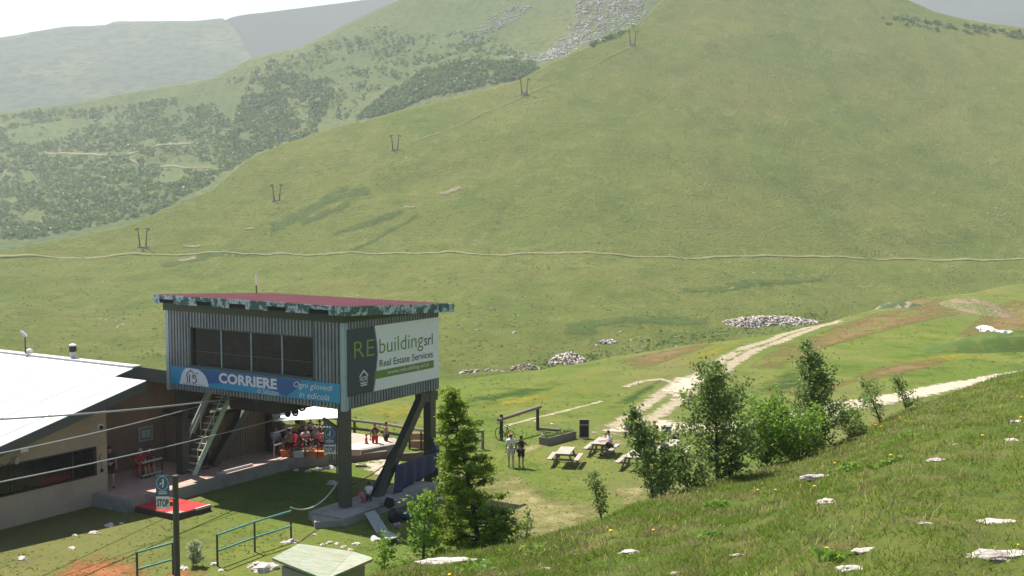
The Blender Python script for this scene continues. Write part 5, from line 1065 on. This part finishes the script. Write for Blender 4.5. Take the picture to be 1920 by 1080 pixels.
sheeting('white_sheeting', .75, [(1832+i*4.2, 636-5*math.sin(i*.45), 2.2*(.4+abs(math.sin(i*.33+.3)))) for i in range(9)]+[(1870+i*6, 639+i*.3, .6+.5*(i % 3 == 1)) for i in range(14)], 'crumpled white sheeting along the bank at the right edge')
tag(MB().tube([gp(1846, 640)+Vector((0, 0, .1)), gp(1873, 649)+Vector((0, 0, .1))], .11, 8).build('white_pipe', white_m, loc=gp(1846, 640)), 'short white pipe lying below the crumpled sheeting', 'pipe')
# ------------------------------------------------------------------ stones
rockm = layered('limestone', (.52, .45, .40), [((.36, .30, .27), 3, .45, .62, .8), ((.62, .56, .52), 11, .5, .7, .7), ((.20, .19, .14), 7, .62, .74, .7)], .9, (16, .03))
def stone(p, wd, dp, ht, yaw, label, seed, group=None, name='stone'):
    mb = MB().blob((0, 0, 0), (wd/2, dp/2, ht), 0, 20, 12, .45, seed); vs = []
    for v in mb.v: q = Vector(v); q += Vector((nz(q.x*9, q.y*9, seed), nz(q.y*9, q.z*9, seed), nz(q.z*9, q.x*9, seed)))*.07*min(wd, .3); vs.append(tuple(q))
    mb.v = vs; me = bpy.data.meshes.new(name); me.from_pydata(mb.v, [], mb.f); me.materials.append(rockm); o = bpy.data.objects.new(name, me); sc.collection.objects.link(o); o.location = p; o.rotation_euler = (0, 0, yaw); return tag(o, label, 'stone', group)
FG = [(845, 1054, 118, 16, 'long pinkish rock lying at the slope edge near the hut', .12), (1550, 943, 38, 16, 'squarish pale boulder alone in the middle of the slope', .1), (1535, 896, 76, 9, 'long thin stone slab just below the bushes', .02), (1622, 1035, 46, 13, 'tilted pinkish stone right of the biggest dandelion', -.3), (1597, 1069, 56, 12, 'flat white stone at the bottom edge of the slope', 0), (1872, 1045, 150, 24, 'largest white rock slab at the lower right corner', -.12),
      (1885, 981, 115, 14, 'wide grey rock slab at the right edge above the largest slab', -.03), (1392, 1041, 50, 5, 'narrow flat stone low on the slope centre', 0), (1755, 863, 34, 8, 'small light stone high on the slope, left of the edge pair', .2), (1735, 984, 30, 7, 'small stone left of the wide grey slab', 0), (1908, 791, 30, 6, 'upper stone of the pair at the right edge', 0), (1897, 826, 26, 8, 'lower stone of the pair at the right edge', 0),
      (1180, 1038, 38, 10, 'rough whitish stone near two dandelions at centre', .1), (1095, 1041, 40, 8, 'faint greyish stone left of the rough whitish one', 0), (1022, 1068, 36, 8, 'flat grey stone at the bottom near the green clump', .2), (1314, 1008, 14, 5, 'tiny white stone alone at slope centre', 0), (1568, 881, 16, 4, 'tiny stone above the long thin slab', 0), (1673, 861, 16, 5, 'tiny stone under the dandelion high on the slope', 0), (1270, 1075, 26, 5, 'small reddish stone at the bottom centre edge', 0), (1795, 833, 20, 3, 'thin flat stone near the tall dandelion', .1)]
for i, (a, b, wp, hp_, lb, yw) in enumerate(FG):
    p = fgp(a, b); wd = wp/FPX*p.y; ht = hp_/FPX*p.y; p.z += .0; stone(p, wd, max(ht*2.4, wd*.3), ht*.5, yw, lb, i+1)
PS = [(205, 986, 22), (177, 1000, 20), (140, 1004, 12), (135, 1029, 18), (42, 1048, 20), (228, 982, 10), (555, 882, 14), (578, 884, 16), (597, 881, 20), (617, 878, 22), (622, 907, 22), (548, 1016, 24), (533, 1018, 16), (497, 1068, 52), (470, 1062, 16), (482, 1058, 22), (514, 1062, 14), (604, 1022, 12), (618, 1018, 14), (632, 1020, 12), (645, 1026, 14), (657, 1031, 12), (590, 1003, 10), (668, 1020, 16), (705, 1012, 26), (345, 1066, 20), (402, 1058, 18), (415, 1070, 14), (835, 925, 24), (828, 935, 18), (900, 900, 10), (1003, 790, 8), (1035, 795, 8), (1015, 815, 9)]
for i, (a, b, wp) in enumerate(PS):
    p = gp(a, b); wd = wp/FPX*p.y; stone(p, wd, wd*.8, wd*.22, rng.uniform(0, 3), 'small whitish stone half sunk in the flat lawn around the cabin', i+40, 'whitish stones in the flat lawn')
# ------------------------------------------------------------------ dandelions
petal = C('dandelion_yellow', (.75, .48, .015)); orangep = C('hawkweed_orange', (.65, .22, .01)); stemm = C('flower_stem', (.09, .15, .03))
DD = [(1842, 816, 7, 'dandelion highest at right, over the thin flat stone'), (1670, 853, 7, 'dandelion above a tiny stone on the upper slope'), (1565, 868, 6, 'dandelion nearest above the long thin slab'), (1421, 918, 6, 'left dandelion of the pair under the birch shade'), (1454, 918, 6, 'right dandelion of the pair under the birch shade'), (1527, 912, 7, 'dandelion directly left above the squarish boulder'), (1550, 1028, 11, 'biggest brightest dandelion in the lower slope'), (1145, 995, 9, 'dandelion left of two on the centre slope'), (1225, 994, 7, 'dandelion right of two on the centre slope'), (843, 1077, 8, 'dandelion at the bottom below the long pinkish rock'), (1914, 782, 7, 'dandelion at the right edge above the stone pair'), (1916, 745, 5, 'topmost dandelion at the right edge'), (1909, 1021, 6, 'dandelion between the two large slabs at right'), (1687, 783, 6, 'orange flower left of its pair near the last sapling'), (1698, 790, 6, 'orange flower right of its pair near the last sapling'), (1642, 797, 7, 'orange flower left at the foot of the leaning sapling'), (1652, 800, 7, 'orange flower right at the foot of the leaning sapling')]
for a, b, s, lb in DD:
    p = fgp(a, b+ (14 if 'orange' not in lb else 5)); r = empty('dandelion' if 'orange' not in lb else 'orange_flower', p, lb, 'flower'); rad = s/FPX*p.y/2*1.05; hh = (14 if 'orange' not in lb else 5)/FPX*p.y
    MB().tube([p-Vector((0, 0, .02)), p+Vector((.005, 0, hh*.5)), p+Vector((0, 0, hh))], .004, 5).build('stem', stemm, r)
    mb = MB(); mb.blob(p+Vector((0, 0, hh)), (rad*.8, rad*.8, rad*.45), 0, 10, 6)
    for k in range(14): t = 2*math.pi*k/14; q = p+Vector((0, 0, hh)); mb.add([q+Vector((math.cos(t-.15), math.sin(t-.15), 0))*rad*.5, q+Vector((math.cos(t+.15), math.sin(t+.15), 0))*rad*.5, q+Vector((math.cos(t)*rad*1.1, math.sin(t)*rad*1.1, rad*.2))], [(0, 1, 2)])
    mb.build('flower_head', petal if 'orange' not in lb else orangep, r)
# ------------------------------------------------------------------ trees
bark = plain('bark', (.075, .06, .045), .9, .35, 20); larch_l = leafmat('larch_needles', (.10, .165, .016), (.25, .32, .050), .5); birch_l = leafmat('birch_leaves', (.075, .130, .026), (.25, .31, .10), .45); birch_d = leafmat('dark_birch_leaves', (.055, .105, .022), (.23, .29, .09), .45); bright_l = leafmat('bright_leaves', (.10, .19, .022), (.19, .29, .045), .5); pale_l = leafmat('pale_leaves', (.26, .30, .16), (.42, .45, .30), .4)
def tree(name, cat, label, bx, by, d, tx, ty, wpx, nleaf, lsize, lm, kind='birch', low=.06, nb=26, group=None, bend=.0, prof=None, ground=None):
    base = pt(bx, by, d); base.z = ground if ground is not None else fg_z(base.x, base.y)-.05; top = pt(tx, ty, d+.2); hgt = top.z-base.z; R = wpx/FPX*d/2
    r = empty(name, base, label, cat, group); rg = random.Random(int(bx*7+by)); mid = base.lerp(top, .5)+Vector((bend, rg.uniform(-.1, .1), 0))
    def tp(t): a = base.lerp(mid, t); b = mid.lerp(top, t); return a.lerp(b, t)
    r0 = .016*hgt+.008
    trunk = MB().tube([tp(k/10) for k in range(11)], [r0*(1-k/10.5) for k in range(11)], 7); leaves = []
    prof = prof or [(0, .55), (.25, 1), (.5, .8), (.75, .42), (1, .08)]
    for i in range(nb):
        t = low+(1-low)*(i+rg.random())/nb*.97; o = tp(t); az = rg.uniform(0, 2*math.pi); L = R*lerp(t, prof)*rg.uniform(.65, 1.15)
        up = (.25 if kind == 'larch' else .75)*rg.uniform(.5, 1.2); dirn = Vector((math.cos(az), math.sin(az), up)).normalized()
        pts_ = [o]; 
        for k in range(1, 5): 
            q = o+dirn*L*k/4; q.z += (-.10*L*(k/4)**2 if kind == 'larch' else .12*L*(k/4)**2); q += Vector((rg.gauss(0, 1), rg.gauss(0, 1), rg.gauss(0, 1)))*L*.04; pts_.append(q)
        if kind == 'larch': pts_[4].z += .05*L
        trunk.tube(pts_, [r0*.38*(1-t*.6)*(1-k/5) for k in range(5)], 5)
        nl = int(nleaf/nb*(.35+L/R))
        sub_ = []
        for k in range(max(3, int(5+6*L/R))):
            u = rg.uniform(.15, 1); a = pts_[min(3, int(u*4))].lerp(pts_[min(4, int(u*4)+1)], u*4 % 1); sd = Vector((rg.gauss(0, 1), rg.gauss(0, 1), rg.gauss(0, .6)+.2)).normalized(); l2 = L*rg.uniform(.15, .38)*(1.15-u*.5)
            if kind == 'larch': sd = (dirn*1.2+Vector((-dirn.y, dirn.x, 0))*rg.choice((-1, 1))*.8+Vector((0, 0, rg.gauss(-.05, .25)))).normalized(); l2 *= 1.1
            sub_.append((a, a+sd*l2))
            trunk.tube([a, a+sd*l2], [r0*.1, r0*.04], 4, cap=False)
        for k in range(nl):
            a, b = sub_[rg.randrange(len(sub_))]; u = rg.random()**.7; q = a.lerp(b, u); s = (.05 if kind == 'birch' else .022)*(.5+R); leaves.append(q+Vector((rg.gauss(0, s), rg.gauss(0, s), rg.gauss(0, s))))
    trunk.build('trunk', bark, r); leafcloud(leaves, lsize, lm, r, tuple(base), 'crown', 1.5 if kind == 'birch' else 3.0)
    return r
g = 'young trees along the slope edge'
tree('larch', 'tree', 'tall bright green larch with drooping feathery branches beside the cabin', 903, 1040, 19.0, 838, 722, 195, 30000, .023, larch_l, 'larch', .03, 120, g, .10, [(0, .6), (.2, 1), (.4, .72), (.65, .52), (.88, .34), (1, .1)])
tree('shrub', 'shrub', 'loose light green shrub left of the larch by the lounger', 790, 1060, 18.5, 800, 925, 125, 1700, .040, bright_l, 'birch', .05, 22, g, prof=[(0, .8), (.4, 1), (.8, .7), (1, .3)])
tree('shrub', 'shrub', 'small thin shrub at the bottom right of the hut', 722, 1095, 17.5, 718, 1008, 75, 520, .038, bright_l, 'birch', .05, 12, g, prof=[(0, .8), (.5, 1), (1, .4)])
tree('shrub', 'shrub', 'leafy shrub at the foot of the larch, right of the trunk', 930, 1045, 18.6, 945, 955, 85, 900, .036, birch_l, 'birch', .05, 16, g, prof=[(0, 1), (.5, .8), (1, .3)])
tree('sapling', 'sapling', 'wispy sapling of bare twigs between larch and birches', 985, 1030, 18.8, 992, 955, 60, 420, .026, birch_l, 'birch', .1, 12, g)
tree('sapling', 'sapling', 'slim leaning sapling in front of the dry lawn', 1130, 985, 20.2, 1108, 885, 46, 750, .03, birch_l, 'birch', .15, 15, g, prof=[(0, .5), (.4, 1), (.8, .9), (1, .4)])
tree('birch', 'tree', 'young birch in front of the picnic tables', 1228, 948, 22.3, 1188, 765, 150, 2700, .056, birch_l, 'birch', .05, 34, g, .08, [(0, .9), (.3, 1), (.55, .75), (.8, .4), (1, .15)])
tree('birch', 'tree', 'largest birch with thick dark trunk at centre right', 1345, 925, 24.3, 1338, 683, 205, 5400, .056, birch_d, 'birch', .04, 52, g, .03, [(0, .85), (.25, .9), (.5, 1), (.75, .62), (1, .12)])
tree('bush', 'bush', 'bright green bush right of the largest birch', 1440, 895, 26.2, 1432, 770, 165, 4300, .050, bright_l, 'birch', .03, 34, g, prof=[(0, .9), (.4, 1), (.8, .8), (1, .4)])
tree('bush', 'bush', 'lower bright bush between the two darker trees', 1490, 880, 26.8, 1482, 785, 150, 3300, .050, bright_l, 'birch', .03, 28, g, prof=[(0, 1), (.5, 1), (1, .5)])
tree('birch', 'tree', 'dark conical birch left of the two small saplings', 1532, 868, 28.5, 1513, 640, 165, 5600, .053, birch_d, 'birch', .02, 60, g, .02, [(0, .8), (.2, 1), (.45, .85), (.7, .45), (1, .08)])
tree('bush', 'bush', 'small bush at the right foot of the dark conical birch', 1592, 848, 29.2, 1598, 775, 105, 1900, .044, birch_l, 'birch', .03, 16, g, prof=[(0, .8), (.5, 1), (1, .5)])
tree('bush', 'bush', 'low pale bush between the front birch and the largest birch', 1290, 935, 22.9, 1285, 850, 110, 1700, .048, birch_l, 'birch', .03, 20, g, prof=[(0, 1), (.5, 1), (1, .4)])
tree('sapling', 'sapling', 'left sapling of two against the pale gravel road', 1652, 812, 31.5, 1622, 712, 80, 1000, .04, birch_l, 'birch', .1, 16, g, prof=[(0, .8), (.4, 1), (.8, .6), (1, .3)])
tree('sapling', 'sapling', 'right sapling of two against the pale gravel road', 1700, 795, 32.8, 1683, 708, 70, 1000, .04, birch_l, 'birch', .1, 16, g, prof=[(0, .9), (.4, 1), (.8, .6), (1, .3)])
tree('shrub', 'shrub', 'whitish leaved shrub beside the stop sign pole at the bottom', 362, 1078, 41.5, 364, 1018, 46, 800, .06, pale_l, 'birch', .05, 14, g, prof=[(0, .9), (.5, 1), (1, .5)], ground=0)
# ------------------------------------------------------------------ grass on the slope
NB_ = 225000
gx = nrng.uniform(480, 2450, NB_); tt = nrng.uniform(0, 1, NB_)**.75
P = []; 
EDa = np.array([a for a, _ in ED]); EDb = np.array([b for _, b in ED]); de = np.interp(gx, EDa, EDb); lo_d = 8.5
yy = lo_d+(de+1.2-lo_d)*tt; xx = (gx-960)/FPX*yy
zz = np.array([fg_z(float(x), float(y)) for x, y in zip(xx, yy)])
dens = np.array([fbm(float(x)*1.1, float(y)*1.1, 5, 3) for x, y in zip(xx, yy)]); keep = dens+nrng.uniform(-.5, .5, NB_) > -.35
xx, yy, zz, dens = xx[keep], yy[keep], zz[keep], dens[keep]; n = len(xx)
hh = nrng.uniform(.025, .075, n)*(1+.8*np.clip(dens, -.5, 1)); wd = nrng.uniform(.004, .009, n)*(.6+yy/22); an = nrng.uniform(0, 2*np.pi, n); ln = nrng.normal(0, 1.0, (n, 2))*hh[:, None]
b0 = np.stack([xx-np.cos(an)*wd, yy-np.sin(an)*wd, zz-.01], 1); b1 = np.stack([xx+np.cos(an)*wd, yy+np.sin(an)*wd, zz-.01], 1); tpv = np.stack([xx+ln[:, 0], yy+ln[:, 1], zz+hh], 1)
v = np.stack([b0, b1, tpv], 1).reshape(-1, 3)
def grassmat():
    m, nt, bs = newmat('slope_grass'); g_ = N(nt, 'ShaderNodeNewGeometry'); c = mixc(nt, ramp(nt, g_.outputs['Random Per Island'], 0, 1), (.095, .145, .018), (.21, .25, .045))
    c = mixc(nt, math_(nt, 'MULTIPLY', ramp(nt, noisen(nt, worldpos(nt), 1.6), .49, .62), .65), c, (.30, .25, .12)); c = mixc(nt, math_(nt, 'MULTIPLY', ramp(nt, noisen(nt, worldpos(nt), 1.0), .50, .58), .75), c, (.13, .22, .022))
    c = mixc(nt, math_(nt, 'MULTIPLY', ramp(nt, noisen(nt, worldpos(nt), 2.1), 0.59, .66), .55), c, (.22, .15, .09))
    nt.links.new(c, bs.inputs['Base Color']); bs.inputs['Roughness'].default_value = .7; bs.inputs['Specular IOR Level'].default_value = .15
    tr = N(nt, 'ShaderNodeBsdfTranslucent'); nt.links.new(c, tr.inputs[0]); mx = N(nt, 'ShaderNodeMixShader'); mx.inputs[0].default_value = .55; nt.links.new(bs.outputs[0], mx.inputs[1]); nt.links.new(tr.outputs[0], mx.inputs[2]); nt.links.new(mx.outputs[0], nt.nodes['Material Output'].inputs[0]); return m
tag(fastmesh('slope_grass', v, np.arange(n*3).reshape(-1, 3), grassmat()), 'short alpine grass growing over the foreground slope', 'grass', kind='stuff')
n = 6000; gx = nrng.uniform(560, 2000, n); de = np.interp(gx, EDa, EDb); yy = 9+(de-8.6)*nrng.uniform(0, 1, n)**.7; xx = (gx-960)/FPX*yy
dn = np.array([fbm(float(x)*.8, float(y)*.8, 31, 2) for x, y in zip(xx, yy)]); k = dn+nrng.uniform(-.3, .3, n) > .05; xx, yy = xx[k], yy[k]; n = len(xx); zz = np.array([fg_z(float(x), float(y)) for x, y in zip(xx, yy)])
hh = nrng.uniform(.05, .12, n)*np.where(gx[k] < 1000, .5, 1); wd = .003+.0002*yy; an = nrng.uniform(0, 2*np.pi, n); ln = nrng.normal(0, .3, (n, 2))*hh[:, None]
v = np.stack([np.stack([xx-np.cos(an)*wd, yy-np.sin(an)*wd, zz], 1), np.stack([xx+np.cos(an)*wd, yy+np.sin(an)*wd, zz], 1), np.stack([xx+ln[:, 0]+wd*1.2, yy+ln[:, 1], zz+hh], 1), np.stack([xx+ln[:, 0]-wd*1.2, yy+ln[:, 1], zz+hh*1.02], 1)], 1).reshape(-1, 3)
tag(fastmesh('seed_grass', v, np.arange(n*4).reshape(-1, 4), leafmat('seed_straw', (.20, .17, .08), (.40, .32, .18), .4)), 'taller straw coloured seed stalks on the foreground slope', 'grass', kind='stuff')
for i, (a, b, wp, lb) in enumerate(((1010, 1035, 70, 'bright green leafy clump right of the long pinkish rock'), (1555, 1052, 46, 'leafy clump under the biggest dandelion'), (1330, 1010, 40, 'leafy clump near the tiny white stone'), (1660, 872, 40, 'leafy clump under the dandelion on the upper slope'), (1590, 880, 50, 'leafy weeds right above the long thin slab'), (1700, 822, 60, 'wide leafy weeds just below the last saplings'), (900, 1068, 60, 'leafy clump below the long pinkish rock'), (1345, 950, 40, 'leafy clump under the largest birch'))):
    p = fgp(a, b); s = wp/FPX*p.y; q = [Vector((p.x+rng.gauss(0, s*.28), p.y+rng.gauss(0, s*.35), 0)) for _ in range(150)]
    q = [Vector((w_.x, w_.y, fg_z(w_.x, w_.y)+rng.uniform(.01, .08))) for w_ in q]; r = empty('weed_clump', p, lb, 'weeds', 'leafy weeds on the slope'); leafcloud(q, .055, bright_l, r, tuple(p), 'leaves')
# ------------------------------------------------------------------ haze
mb = MB().box(-3800, 3800, -40, 4300, -420, 780); m, nt, bs = newmat('haze'); nt.nodes.remove(bs); pv = N(nt, 'ShaderNodeVolumePrincipled'); pv.inputs['Color'].default_value = (.88, .93, .93, 1); pv.inputs['Density'].default_value = .00022; pv.inputs['Anisotropy'].default_value = .25
nt.links.new(pv.outputs[0], nt.nodes['Material Output'].inputs['Volume'])
hz_ = mb.build('haze', m); tag(hz_, kind='stuff')
